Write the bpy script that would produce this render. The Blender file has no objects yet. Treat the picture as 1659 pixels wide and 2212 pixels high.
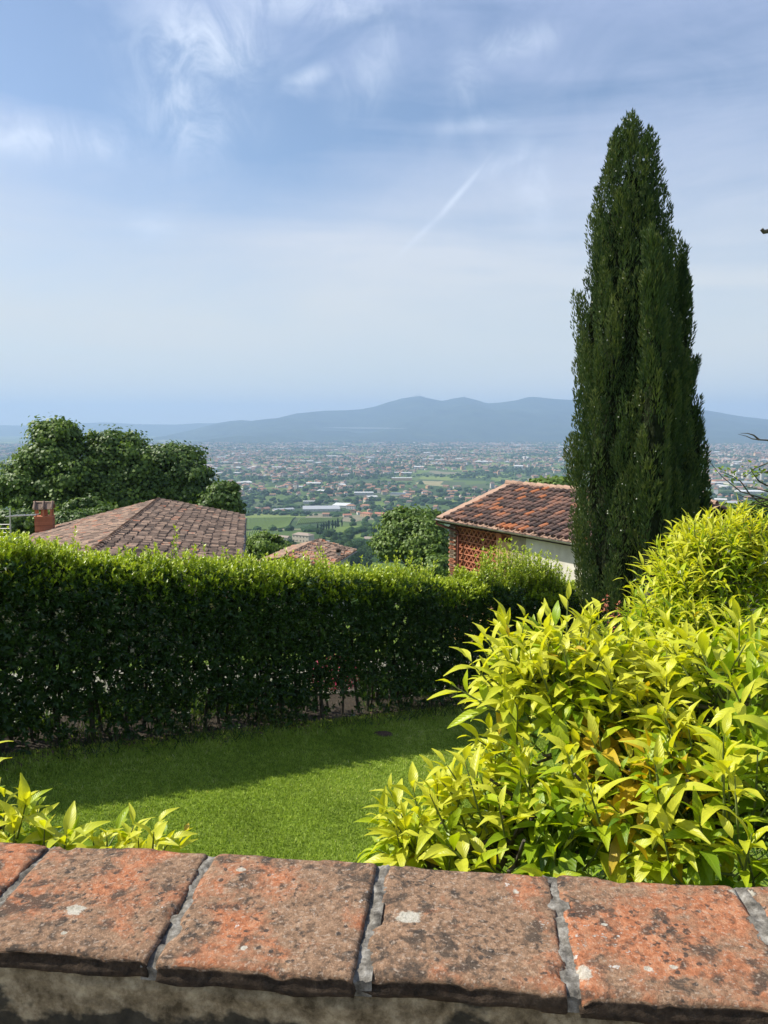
import bpy, math, random
import numpy as np
from mathutils import Vector, noise as mnoise

SC = bpy.context.scene
COL = SC.collection
R_ = math.radians
rng = np.random.default_rng(7)
random.seed(7)

# ------------------------------------------------------------------ camera, light, exposure
PITCH = R_(6.4)
FPX = 1662.0                      # focal length for a picture 1659 px wide, 2212 px high
cam_d = bpy.data.cameras.new('camera')
cam = bpy.data.objects.new('camera', cam_d); COL.objects.link(cam)
cam_d.sensor_fit = 'HORIZONTAL'; cam_d.sensor_width = 36.0; cam_d.lens = 36.0 * FPX / 1659.0
cam_d.clip_start = 0.05; cam_d.clip_end = 90000.0
cam.location = (0, 0, 0); cam.rotation_euler = (math.pi / 2 - PITCH, 0, 0)
SC.camera = cam

SUN_AZ = 81.0      # degrees to the left of the view direction
SUN_EL = 49.0
sd = Vector((-math.sin(R_(SUN_AZ)) * math.cos(R_(SUN_EL)), math.cos(R_(SUN_AZ)) * math.cos(R_(SUN_EL)), math.sin(R_(SUN_EL))))
sl = bpy.data.lights.new('sun', 'SUN'); sl.energy = 4.6; sl.angle = R_(0.5); sl.color = (1.0, 0.95, 0.85)
sun = bpy.data.objects.new('sun', sl); COL.objects.link(sun)
sun.rotation_euler = sd.to_track_quat('Z', 'Y').to_euler()
SC.view_settings.view_transform = 'Standard'; SC.view_settings.look = 'None'
SC.view_settings.exposure = 0.62; SC.view_settings.gamma = 1.0
SC.view_settings.use_curve_mapping = False
SC.render.engine = 'CYCLES'
SC.cycles.max_bounces = 8; SC.cycles.diffuse_bounces = 3; SC.cycles.transmission_bounces = 4
SC.cycles.volume_bounces = 1; SC.cycles.glossy_bounces = 2

def world():
    w = bpy.data.worlds.new('World'); SC.world = w; w.use_nodes = True
    nt = w.node_tree; nt.nodes.clear(); N = nt.nodes; L = nt.links
    out = N.new('ShaderNodeOutputWorld'); bg = N.new('ShaderNodeBackground')
    STR = 0.100
    bg.inputs['Strength'].default_value = STR
    sky = N.new('ShaderNodeTexSky'); sky.sky_type = 'NISHITA'; sky.sun_disc = False
    sky.sun_elevation = R_(SUN_EL); sky.sun_rotation = math.atan2(sd.x, sd.y)
    sky.altitude = 200; sky.air_density = 1.0; sky.dust_density = 1.3; sky.ozone_density = 2.2
    tc = N.new('ShaderNodeTexCoord')
    sep = N.new('ShaderNodeSeparateXYZ'); L.new(tc.outputs['Generated'], sep.inputs[0])
    def M(op, a, b=None, c=None, clamp=False):
        n = N.new('ShaderNodeMath'); n.operation = op; n.use_clamp = clamp
        for i, v in enumerate((a, b, c)):
            if v is None: continue
            if isinstance(v, (int, float)): n.inputs[i].default_value = v
            else: L.new(v, n.inputs[i])
        return n.outputs[0]
    az = M('ARCTAN2', sep.outputs[0], sep.outputs[1])
    el = M('ARCSINE', sep.outputs[2])
    def noise(sx, sy, sz, scale, detail, rough, off=(0, 0, 0), dist=0.0, rot=0.0):
        cb = N.new('ShaderNodeCombineXYZ'); L.new(az, cb.inputs[0]); L.new(el, cb.inputs[1])
        mp = N.new('ShaderNodeMapping'); L.new(cb.outputs[0], mp.inputs['Vector'])
        mp.inputs['Rotation'].default_value = (0, 0, rot)
        mp.inputs['Scale'].default_value = (sx, sy, sz); mp.inputs['Location'].default_value = off
        nz = N.new('ShaderNodeTexNoise'); nz.inputs['Scale'].default_value = scale
        nz.inputs['Detail'].default_value = detail; nz.inputs['Roughness'].default_value = rough
        nz.inputs['Distortion'].default_value = dist
        L.new(mp.outputs[0], nz.inputs['Vector']); return nz.outputs[0]
    def mr(v, a, b, c=0.0, d=1.0, smooth=True):
        n = N.new('ShaderNodeMapRange'); n.interpolation_type = 'SMOOTHSTEP' if smooth else 'LINEAR'
        L.new(v, n.inputs[0])
        for i, q in enumerate((a, b, c, d)): n.inputs[i + 1].default_value = q
        return n.outputs[0]
    def blob(a0, e0, ra, re, rot=0.0, soft=1.0):      # soft patch of high cloud round a direction
        da = M('SUBTRACT', az, a0); de = M('SUBTRACT', el, e0)
        c, s = math.cos(rot), math.sin(rot)
        x = M('ADD', M('MULTIPLY', da, c / ra), M('MULTIPLY', de, s / ra))
        y = M('ADD', M('MULTIPLY', da, -s / re), M('MULTIPLY', de, c / re))
        q = M('ADD', M('MULTIPLY', x, x), M('MULTIPLY', y, y))
        return M('EXPONENT', M('MULTIPLY', q, -1.0 * soft))
    A = lambda x: math.atan((x - 829.5) / FPX)
    def AE(x, y):
        u = (x - 829.5) / FPX; v = (y - 1106) / FPX
        d = Vector((u, math.cos(PITCH) - v * math.sin(PITCH), -math.sin(PITCH) - v * math.cos(PITCH))).normalized()
        return math.atan2(d.x, d.y), math.asin(d.z)
    # veil of thin high cloud: dense low down, thinner above, streaked
    n1 = noise(1.0, 6.5, 1, 1.6, 7, 0.55, (3.1, 0.4, 0), 0.6, 0.12)
    n2 = noise(2.2, 3.6, 1, 3.2, 8, 0.58, (0.3, 5.2, 0), 0.9, -0.35)
    low = mr(el, 0.14, 0.46, 0.93, 0.30)
    veil = M('ADD', low, M('MULTIPLY', M('SUBTRACT', n1, 0.5), mr(el, 0.0, 0.3, 0.7, 1.5)))
    veil = M('ADD', veil, M('MULTIPLY', M('SUBTRACT', n2, 0.5), mr(el, 0.05, 0.4, 0.12, 0.55)))
    a, e = AE(90, 120);   veil = M('SUBTRACT', veil, M('MULTIPLY', blob(a, e,   .24, .06, -0.12), 0.95))
    a, e = AE(620, 400);  veil = M('SUBTRACT', veil, M('MULTIPLY', blob(a, e, .27, .055, 0.15), 0.42))
    a, e = AE(700, 260);  veil = M('SUBTRACT', veil, M('MULTIPLY', blob(a, e, .16, .035, 0.1), 0.28))
    wisp = noise(5.0, 4.0, 1, 3.0, 10, 0.62, (1.7, 2.2, 0), 1.4, 0.5)
    wfac = mr(wisp, 0.32, 0.72, 0.15, 1.0)
    bright = None
    for (x, y, ra, re, rot, k) in ((435, 90, .075, .05, 0.2, .72), (400, 220, .06, .055, 0.5, .55), (450, 250, .05, .03, 0, .5),
                                   (655, 172, .034, .009, 0.35, .5), (640, 185, .018, .010, -.2, .4), (810, 140, .05, .025, 0.9, .45), (1115, 95, .04, .014, 0.1, .6),
                                   (1010, 160, .02, .03, 0.3, .4), (1150, 400, .02, .05, 0.35, .4), (1110, 350, .05, .010, 0.2, .4), (640, 10, .12, .02, 0, .5),
                                   (1050, 265, .05, .009, .1, .35), (90, 300, .12, .02, .05, .55), (330, 490, .03, .015, 0, .25)):
        a, e = AE(x, y)
        b = M('MULTIPLY', M('MULTIPLY', blob(a, e, ra, re, rot), wfac), k)
        bright = b if bright is None else M('MAXIMUM', bright, b)
    # a thin old vapour trail
    for (x0, y0, x1, y1, k) in ((1040, 362, 940, 478, .42), (955, 462, 872, 540, .25)):
        a0, e0 = AE(x0, y0); a1, e1 = AE(x1, y1)
        ln = math.hypot(a1 - a0, e1 - e0); rot = math.atan2(e1 - e0, a1 - a0)
        b = M('MULTIPLY', M('MULTIPLY', blob((a0 + a1) / 2, (e0 + e1) / 2, ln * .55, .0036, rot), mr(wisp, 0.25, 0.6, 0.5, 1.0)), k)
        bright = M('MAXIMUM', bright, b)
    veil = M('ADD', veil, 0.0, clamp=True)
    mix = N.new('ShaderNodeMix'); mix.data_type = 'RGBA'
    L.new(veil, mix.inputs['Factor']); L.new(sky.outputs[0], mix.inputs['A'])
    # veil colour: white-blue, a little greyer towards the horizon
    vc = N.new('ShaderNodeMix'); vc.data_type = 'RGBA'
    L.new(mr(el, 0.02, 0.55), vc.inputs['Factor'])
    vc.inputs['A'].default_value = (5.05, 5.3, 5.2, 1); vc.inputs['B'].default_value = (3.85, 4.45, 6.5, 1)
    L.new(vc.outputs['Result'], mix.inputs['B'])
    mix2 = N.new('ShaderNodeMix'); mix2.data_type = 'RGBA'
    L.new(M('MINIMUM', bright, 1.0), mix2.inputs['Factor']); L.new(mix.outputs['Result'], mix2.inputs['A'])
    mix2.inputs['B'].default_value = (6.3, 6.9, 7.9, 1)
    L.new(mix2.outputs['Result'], bg.inputs['Color']); L.new(bg.outputs[0], out.inputs[0])
world()

# ------------------------------------------------------------------ helpers
CP, SP = math.cos(PITCH), math.sin(PITCH)
def ray(x, y):                      # direction of a point of the photograph (1659 x 2212 units)
    u = (x - 829.5) / FPX; v = (y - 1106) / FPX
    return np.array([u, CP - v * SP, -SP - v * CP])
def at(x, y, Y):                    # ... at depth Y metres
    r = ray(x, y); return r * (Y / r[1])
def px(p):                          # back to the picture
    p = np.atleast_2d(np.asarray(p, float))
    d = p[:, 1] * CP - p[:, 2] * SP
    v = -(p[:, 1] * SP + p[:, 2] * CP) / d
    return np.stack([829.5 + FPX * p[:, 0] / d, 1106 + FPX * v, d], 1)
def unit(v):
    v = np.asarray(v, float); return v / np.maximum(np.linalg.norm(v, axis=-1, keepdims=True), 1e-9)
def frames(d, up):                  # matrices with columns (side, d, normal)
    d = unit(d); x = unit(np.cross(d, up)); z = np.cross(x, d)
    return np.stack([x, d, z], -1)
def rvec(n): return unit(rng.normal(size=(n, 3)))

class MB:
    def __init__(s): s.v = []; s.q = []; s.t = []; s.qm = []; s.tm = []; s.c = []; s.uv = []; s.n = 0
    def add(s, v, f, mat=0, tint=0.5, uv=None):
        v = np.asarray(v, float).reshape(-1, 3); f = np.asarray(f, int)
        if len(f) == 0: return
        tn = np.broadcast_to(np.asarray(tint, float), (len(v),)) if np.ndim(tint) < 2 else tint
        s.v.append(v); s.c.append(np.array(tn, float)); s.uv.append(uv if uv is not None else np.zeros((len(v), 2)))
        (s.q if f.shape[1] == 4 else s.t).append(f + s.n)
        (s.qm if f.shape[1] == 4 else s.tm).append(np.broadcast_to(np.asarray(mat), (len(f),)).copy())
        s.n += len(v)
    def box(s, c, size, R=None, mat=0, tint=0.5):
        h = np.array(size, float) / 2
        v = np.array([[x, y, z] for x in (-1, 1) for y in (-1, 1) for z in (-1, 1)], float) * h
        if R is not None: v = v @ np.asarray(R).T
        s.add(v + np.asarray(c, float), [[0, 1, 3, 2], [4, 6, 7, 5], [0, 4, 5, 1], [2, 3, 7, 6], [0, 2, 6, 4], [1, 5, 7, 3]], mat, tint)
    def bar(s, a, b, w, h, up=(0, 0, 1), mat=0, tint=0.5):
        a = np.asarray(a, float); b = np.asarray(b, float); d = b - a
        R = frames(d[None], np.asarray(up, float)[None])[0]
        s.box((a + b) / 2, (w, np.linalg.norm(d), h), R, mat, tint)
    def tube(s, pts, rad, sides=6, mat=0, tint=0.5, cap=True):
        pts = np.asarray(pts, float); rad = np.broadcast_to(np.asarray(rad, float), (len(pts),))
        tg = unit(np.gradient(pts, axis=0)); ref = np.array([0.31, 0.17, 0.93])
        if abs(unit(tg.mean(0)) @ unit(ref)) > 0.85: ref = np.array([0.95, 0.2, 0.1])
        x = unit(np.cross(tg, ref)); y = np.cross(tg, x)
        an = np.linspace(0, 2 * math.pi, sides, endpoint=False)
        ring = pts[:, None] + rad[:, None, None] * (np.cos(an)[None, :, None] * x[:, None] + np.sin(an)[None, :, None] * y[:, None])
        n = len(pts); f = []
        for i in range(n - 1):
            for j in range(sides):
                k = (j + 1) % sides
                f.append([i * sides + j, i * sides + k, (i + 1) * sides + k, (i + 1) * sides + j])
        v = ring.reshape(-1, 3)
        s.add(v, f, mat, tint)
        if cap:
            for e, o in ((0, 0), (n - 1, (n - 1) * sides)):
                cv = np.vstack([v[o:o + sides], pts[e]])
                s.add(cv, [[j, (j + 1) % sides, sides] for j in range(sides)], mat, tint)
    def scatter(s, tv, tf, R, P, S=1.0, tint=0.5, mat=0, uv=None):
        tv = np.asarray(tv, float); tf = np.asarray(tf, int); n = len(P)
        if n == 0: return
        S = np.asarray(S, float)
        if S.ndim == 0: S = np.full(n, float(S))
        if S.ndim == 1: S = S[:, None].repeat(3, 1)
        v = np.einsum('nij,nvj->nvi', R, tv[None] * S[:, None, :]) + np.asarray(P)[:, None, :]
        f = (tf[None] + (np.arange(n) * len(tv))[:, None, None]).reshape(-1, tf.shape[1])
        t = np.broadcast_to(np.asarray(tint, float), (n,))[:, None].repeat(len(tv), 1).ravel()
        s.add(v.reshape(-1, 3), f, mat, t, np.tile(uv, (n, 1)) if uv is not None else None)
    def mesh(s, name, mats, smooth=False):
        me = bpy.data.meshes.new(name)
        v = np.concatenate(s.v) if s.v else np.zeros((0, 3)); c = np.concatenate(s.c) if s.c else np.zeros(0)
        uv = np.concatenate(s.uv) if s.uv else np.zeros((0, 2))
        q = np.concatenate(s.q) if s.q else np.zeros((0, 4), int); t = np.concatenate(s.t) if s.t else np.zeros((0, 3), int)
        lv = np.concatenate([q.ravel(), t.ravel()]).astype(np.int32)
        tot = np.concatenate([np.full(len(q), 4), np.full(len(t), 3)]).astype(np.int32)
        st = np.concatenate([[0], np.cumsum(tot)[:-1]]).astype(np.int32) if len(tot) else tot
        me.vertices.add(len(v)); me.vertices.foreach_set('co', v.astype(np.float32).ravel())
        me.loops.add(len(lv)); me.loops.foreach_set('vertex_index', lv)
        me.polygons.add(len(tot)); me.polygons.foreach_set('loop_start', st); me.polygons.foreach_set('loop_total', tot)
        mi = np.concatenate(s.qm + s.tm).astype(np.int32) if (s.qm or s.tm) else np.zeros(0, np.int32)
        me.polygons.foreach_set('material_index', mi)
        me.polygons.foreach_set('use_smooth', np.full(len(tot), bool(smooth)))
        at_ = me.attributes.new('tint', 'FLOAT', 'POINT'); at_.data.foreach_set('value', c.astype(np.float32))
        ul = me.uv_layers.new(name='UVMap'); ul.data.foreach_set('uv', uv[lv].astype(np.float32).ravel())
        for m in (mats if isinstance(mats, (list, tuple)) else [mats]): me.materials.append(m)
        me.update(calc_edges=True); me.validate()
        return me
    def build(s, name, mats, parent=None, smooth=False, **kw):
        return link(name, s.mesh(name, mats, smooth), parent, **kw)

def link(name, me, parent=None, loc=None, **kw):
    o = bpy.data.objects.new(name, me); COL.objects.link(o)
    if parent is not None: o.parent = parent
    if loc is not None: o.location = loc
    for k, v in kw.items():
        if v is not None: o[k] = v
    return o
def thing(name, label, cat, loc=(0, 0, 0), group=None):
    return link(name, None, None, None, label=label, category=cat, group=group) if loc is None else _th(name, label, cat, loc, group)
def _th(name, label, cat, loc, group):
    o = link(name, None, None, loc, label=label, category=cat, group=group); return o
def sub(mb, off):                   # shift a builder's vertices so that they sit relative to a thing at off
    off = np.asarray(off, float); mb.v = [a - off for a in mb.v]; return mb

# ------------------------------------------------------------------ materials
def mat(name, color=(.5, .5, .5), rough=0.7, spec=0.3, metal=0.0):
    m = bpy.data.materials.new(name); m.use_nodes = True
    b = m.node_tree.nodes['Principled BSDF']
    b.inputs['Base Color'].default_value = (*color, 1); b.inputs['Roughness'].default_value = rough
    b.inputs['Specular IOR Level'].default_value = spec; b.inputs['Metallic'].default_value = metal
    return m
class NT:
    def __init__(s, m): s.m = m; s.t = m.node_tree; s.N = s.t.nodes; s.L = s.t.links; s.b = s.N.get('Principled BSDF')
    def node(s, ty, **kw):
        n = s.N.new(ty)
        for k, v in kw.items(): setattr(n, k, v)
        return n
    def setv(s, sock, v):
        if hasattr(v, 'is_output') or isinstance(v, bpy.types.NodeSocket): s.L.new(v, sock)
        else: sock.default_value = v
    def coord(s, which='Object', scale=(1, 1, 1), loc=(0, 0, 0), rot=(0, 0, 0)):
        tc = s.node('ShaderNodeTexCoord') if which != 'Position' else s.node('ShaderNodeNewGeometry')
        mp = s.node('ShaderNodeMapping'); s.L.new(tc.outputs[which], mp.inputs['Vector'])
        mp.inputs['Scale'].default_value = scale; mp.inputs['Location'].default_value = loc; mp.inputs['Rotation'].default_value = rot
        return mp.outputs[0]
    def noise(s, co, scale, detail=4, rough=.55, dist=0.0, out=0):
        n = s.node('ShaderNodeTexNoise'); s.L.new(co, n.inputs['Vector'])
        n.inputs['Scale'].default_value = scale; n.inputs['Detail'].default_value = detail
        n.inputs['Roughness'].default_value = rough; n.inputs['Distortion'].default_value = dist
        return n.outputs[out]
    def vor(s, co, scale, feature='F1', out='Distance', rnd=1.0):
        n = s.node('ShaderNodeTexVoronoi', feature=feature); s.L.new(co, n.inputs['Vector'])
        n.inputs['Scale'].default_value = scale; n.inputs['Randomness'].default_value = rnd
        return n.outputs[out]
    def ramp(s, v, stops, interp='LINEAR'):
        n = s.node('ShaderNodeValToRGB'); n.color_ramp.interpolation = interp
        el = n.color_ramp.elements
        while len(el) < len(stops): el.new(0.5)
        for e, (p, c) in zip(el, stops): e.position = p; e.color = (*c, 1) if len(c) == 3 else c
        s.L.new(v, n.inputs[0]); return n.outputs[0]
    def mr(s, v, a, b, c=0.0, d=1.0):
        n = s.node('ShaderNodeMapRange'); s.L.new(v, n.inputs[0])
        for i, q in enumerate((a, b, c, d)): n.inputs[i + 1].default_value = q
        return n.outputs[0]
    def math(s, op, a, b=None, clamp=False):
        n = s.node('ShaderNodeMath', operation=op); n.use_clamp = clamp
        s.setv(n.inputs[0], a)
        if b is not None: s.setv(n.inputs[1], b)
        return n.outputs[0]
    def mix(s, f, a, b, mode='MIX'):
        n = s.node('ShaderNodeMix', data_type='RGBA', blend_type=mode)
        s.setv(n.inputs['Factor'], f)
        for k, v in (('A', a), ('B', b)):
            if isinstance(v, (tuple, list)): v = (*v, 1) if len(v) == 3 else v
            s.setv(n.inputs[k], v)
        return n.outputs['Result']
    def attr(s, name='tint'):
        n = s.node('ShaderNodeAttribute', attribute_name=name); return n.outputs['Fac']
    def base(s, v): s.L.new(v, s.b.inputs['Base Color'])
    def rough(s, v): s.L.new(v, s.b.inputs['Roughness'])
    def bump(s, h, strength=.5, dist=.01):
        n = s.node('ShaderNodeBump'); n.inputs['Strength'].default_value = strength; n.inputs['Distance'].default_value = dist
        s.L.new(h, n.inputs['Height']); s.L.new(n.outputs[0], s.b.inputs['Normal']); return n.outputs[0]
    def translucent(s, col, fac):
        tr = s.node('ShaderNodeBsdfTranslucent'); s.setv(tr.inputs['Color'], col)
        mx = s.node('ShaderNodeMixShader'); mx.inputs[0].default_value = fac
        out = s.N['Material Output']
        s.L.new(s.b.outputs[0], mx.inputs[1]); s.L.new(tr.outputs[0], mx.inputs[2]); s.L.new(mx.outputs[0], out.inputs['Surface'])

def leaf_mat(name, stops, transl=.35, rough=.4, spec=.35, veins=False, tmul=(1.3, 1.35, .6)):
    m = mat(name, rough=rough, spec=spec); n = NT(m)
    c = n.ramp(n.attr(), stops)
    if veins:
        tc = n.node('ShaderNodeUVMap'); sp = n.node('ShaderNodeSeparateXYZ'); n.L.new(tc.outputs[0], sp.inputs[0])
        u = n.math('ABSOLUTE', n.math('SUBTRACT', sp.outputs[0], .5))
        midrib = n.mr(u, .0, .045, 1, 0)
        side = n.math('SINE', n.math('MULTIPLY', n.math('SUBTRACT', sp.outputs[1], n.math('MULTIPLY', u, .45)), 62.0))
        sv = n.mr(side, .82, 1.0, 0, .22)
        vn = n.math('MAXIMUM', midrib, sv)
        c = n.mix(n.math('MULTIPLY', vn, .22), c, (.50, .56, .12))
        blot = n.noise(n.coord('Object'), 60, 3)
        c = n.mix(n.mr(blot, .45, .7, 0, .22), c, (.22, .26, .02))
        n.bump(n.math('ADD', side, n.math('MULTIPLY', midrib, -3.0)), .22, .0009)
    else:
        z = n.noise(n.coord('Position'), 2.5, 2)
        c = n.mix(n.mr(z, .3, .7, 0, .35), c, n.mix(1.0, c, (.55, .65, .5), 'MULTIPLY'))
    n.base(c)
    n.translucent(n.mix(1.0, c, tmul, 'MULTIPLY'), transl)
    return m

M = {}
M['citrus'] = leaf_mat('citrus_leaf', [(0, (.03, .08, .010)), (.3, (.09, .19, .012)), (.55, (.26, .39, .015)), (.8, (.47, .56, .018)), (.93, (.66, .64, .06)), (1, (.62, .40, .03))],
                       .42, .38, .4, True, (1.35, 1.3, .3))
M['hedge'] = leaf_mat('laurel_leaf', [(0, (.016, .036, .010)), (.35, (.042, .088, .016)), (.6, (.095, .165, .018)), (.8, (.27, .37, .025)), (1, (.47, .53, .045))], .28, .35, .35)
M['tree'] = leaf_mat('oak_leaf', [(0, (.016, .034, .011)), (.4, (.056, .105, .022)), (.75, (.14, .215, .034)), (1, (.25, .33, .045))], .25, .5, .3)
M['cypress'] = leaf_mat('cypress_spray', [(0, (.014, .026, .014)), (.4, (.036, .070, .031)), (.75, (.088, .136, .046)), (1, (.18, .21, .065))], .2, .65, .2)
M['grass'] = leaf_mat('grass_blade', [(0, (.13, .19, .022)), (.5, (.33, .44, .060)), (.85, (.50, .58, .12)), (1, (.66, .62, .28))], .3, .55, .25)
M['far_tree'] = leaf_mat('far_foliage', [(0, (.018, .042, .015)), (.5, (.040, .082, .022)), (1, (.10, .155, .035))], .1, .8, .1)
M['bark'] = mat('bark', (.10, .08, .06), .9); n = NT(M['bark'])
n.base(n.ramp(n.noise(n.coord('Object', (1, 1, .3)), 9, 5), [(.3, (.035, .028, .02)), (.7, (.15, .13, .10))])); n.bump(n.noise(n.coord('Object', (1, 1, .25)), 30, 4), .6, .01)
M['twig'] = mat('green_twig', (.16, .20, .05), .6)

def brickish(name, stops, sc=14, bump=.6, bd=.006, lich=.35):
    m = mat(name, rough=.92, spec=.12); n = NT(m)
    co = n.coord('Object')
    t = n.attr()
    v = n.math('ADD', t, n.mr(n.noise(co, sc * .6, 4), .3, .7, -.16, .16))
    c = n.ramp(v, stops)
    f1 = n.mr(n.noise(co, sc * 2.2, 5, .65), .52, .66, 0, lich)
    c = n.mix(f1, c, (.055, .048, .042))
    f2 = n.mr(n.noise(n.coord('Object', loc=(4, 2, 7)), sc * 3.1, 4, .6), .60, .70, 0, lich * 1.2)
    c = n.mix(f2, c, (.42, .38, .31))
    n.base(c); n.bump(n.noise(co, sc * 5, 4, .6), bump, bd)
    return m
M['tile_old'] = brickish('weathered_roof_tile', [(0, (.06, .047, .040)), (.35, (.155, .110, .085)), (.65, (.29, .205, .155)), (.9, (.44, .30, .21)), (1, (.42, .17, .10))], 5)
M['tile_red'] = brickish('roof_tile', [(0, (.060, .048, .044)), (.35, (.135, .090, .075)), (.6, (.26, .150, .112)), (.82, (.37, .175, .105)), (1, (.46, .17, .075))], 6, lich=.3)
M['tile_pan'] = brickish('pan_tile', [(0, (.20, .13, .10)), (.5, (.36, .235, .17)), (1, (.46, .30, .21))], 5, lich=.2)
M['brick'] = brickish('red_brick', [(0, (.26, .10, .06)), (.5, (.46, .17, .095)), (1, (.56, .26, .15))], 9, lich=.15)
M['stone'] = brickish('rubble_stone', [(0, (.22, .18, .13)), (.5, (.36, .30, .22)), (1, (.45, .27, .17))], 6, lich=.25)
M['plaster_white'] = mat('white_plaster', (.66, .62, .52), .9); n = NT(M['plaster_white'])
n.base(n.ramp(n.noise(n.coord('Object'), 2.2, 6, .6), [(.3, (.50, .46, .37)), (.65, (.70, .66, .56))]))
M['plaster_ochre'] = mat('ochre_plaster', (.5, .3, .15), .9); n = NT(M['plaster_ochre'])
n.base(n.ramp(n.noise(n.coord('Object'), 2.6, 5), [(.3, (.44, .25, .12)), (.7, (.56, .36, .18))]))
M['dark_room'] = mat('dark_interior', (.05, .022, .018), .9)
M['zinc'] = mat('zinc_gutter', (.30, .30, .28), .45, .5, .5); n = NT(M['zinc'])
n.base(n.ramp(n.noise(n.coord('Object'), 6, 5), [(.3, (.22, .21, .18)), (.7, (.42, .42, .39))]))
M['copper'] = mat('brown_downpipe', (.13, .045, .03), .5, .4)
M['wood'] = mat('dark_wood', (.08, .055, .035), .8)
M['metal_white'] = mat('pale_metal', (.55, .55, .52), .4, .5, .4)

def hsplit(co): pass
# ------------------------------------------------------------------ terrain
HA = at(0, 1640, 8.84); HB = at(1000, 1530, 14.1)         # hedge foot, left and right
HD = unit((HB - HA)[:2]); HN = np.array([-HD[1], HD[0]])   # along the hedge, and away from the camera
PA, PB, PC = -3.461, -.11876, -.12                         # lawn plane
PROF = np.array([(0, 0), (30, -8.5), (60, -14), (120, -27), (250, -54), (400, -88), (600, -113), (800, -126), (900, -134), (1050, -141), (1300, -168), (1600, -189), (1900, -200), (60000, -200)])
def ground(X, Y):
    X = np.asarray(X, float); Y = np.asarray(Y, float)
    r = np.hypot(X, Y)
    near = PA + PB * np.clip(X, -25, 15) + PC * np.clip(Y, -12, 400)
    e = (X - HA[0]) * HN[0] + (Y - HA[1]) * HN[1]          # distance beyond the hedge line
    s = np.clip((e - 3.5) / 14, 0, 1); near = near - 3.0 * s * s * (3 - 2 * s)
    far = np.interp(np.maximum(Y * .93 + .07 * r, 0), PROF[:, 0], PROF[:, 1])
    far = np.where(Y < 0, -3.0 + 0.0 * r, far)
    k = np.clip((r - 26) / 40, 0, 1); k = k * k * (3 - 2 * k)
    z = near * (1 - k) + far * k
    und = np.sin(X / 61. + 1.3) * np.sin(Y / 83. + .4) * 5 * np.clip((r - 80) / 300, 0, 1) * np.clip((1900 - r) / 700, 0, 1)
    return z + und

def sheet_grid(xs, ys, zf):
    X, Y = np.meshgrid(xs, ys); v = np.stack([X, Y, zf(X, Y)], -1).reshape(-1, 3)
    nx, ny = len(xs), len(ys); i = np.arange(nx * ny).reshape(ny, nx)
    f = np.stack([i[:-1, :-1], i[:-1, 1:], i[1:, 1:], i[1:, :-1]], -1).reshape(-1, 4)
    return v, f

# ground material: meadow nearby, a patchwork of fields on the plain
M['ground'] = mat('ground_fields', rough=.95, spec=.05); n = NT(M['ground'])
pos = n.coord('Position', (1, 1, 0)); 
wob = n.noise(n.coord('Position', (.0011, .0011, 0)), 1.0, 3, .5, 0, 1)
add = n.node('ShaderNodeMixRGB'); add.blend_type = 'LINEAR_LIGHT'; add.inputs[0].default_value = .22
n.L.new(n.coord('Position', (.0095, .0055, 0), rot=(0, 0, .25)), add.inputs[1]); n.L.new(wob, add.inputs[2])
vn = n.node('ShaderNodeTexVoronoi', distance='CHEBYCHEV'); n.L.new(add.outputs[0], vn.inputs['Vector']); vn.inputs['Scale'].default_value = 1.0
vsep = n.node('ShaderNodeSeparateColor'); n.L.new(vn.outputs['Color'], vsep.inputs[0])
fields = n.ramp(vsep.outputs[0], [(0, (.04, .068, .025)), (.22, (.07, .11, .03)), (.42, (.13, .18, .045)), (.55, (.075, .095, .045)), (.72, (.18, .22, .06)), (.80, (.32, .27, .15)), (.86, (.10, .14, .04)), (.96, (.22, .19, .13))], 'CONSTANT')
fields = n.mix(n.mr(n.noise(pos, .02, 4), .3, .7, 0, .4), fields, (.06, .10, .035))
meadow = n.ramp(n.noise(pos, .6, 8, .7), [(.3, (.06, .10, .02)), (.7, (.17, .24, .04))])
ln = n.node('ShaderNodeVectorMath', operation='LENGTH'); n.L.new(pos, ln.inputs[0])
n.base(n.mix(n.mr(ln.outputs['Value'], 500, 900), meadow, fields))
def make_ground():
    rr = np.concatenate([np.linspace(.5, 30, 50), np.geomspace(31, 19000, 130)])
    th = np.linspace(0, 2 * math.pi, 181)[:-1]
    Rr, T = np.meshgrid(rr, th, indexing='ij'); X = Rr * np.sin(T); Y = Rr * np.cos(T)
    v = np.stack([X, Y, ground(X, Y)], -1).reshape(-1, 3); m, k = Rr.shape
    i = np.arange(m * k).reshape(m, k); j = np.roll(i, -1, 1)
    f = np.stack([i[:-1], j[:-1], j[1:], i[1:]], -1).reshape(-1, 4)
    mb = MB(); mb.add(v, f); mb.build('ground', M['ground'], smooth=True, kind='structure')
make_ground()

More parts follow.
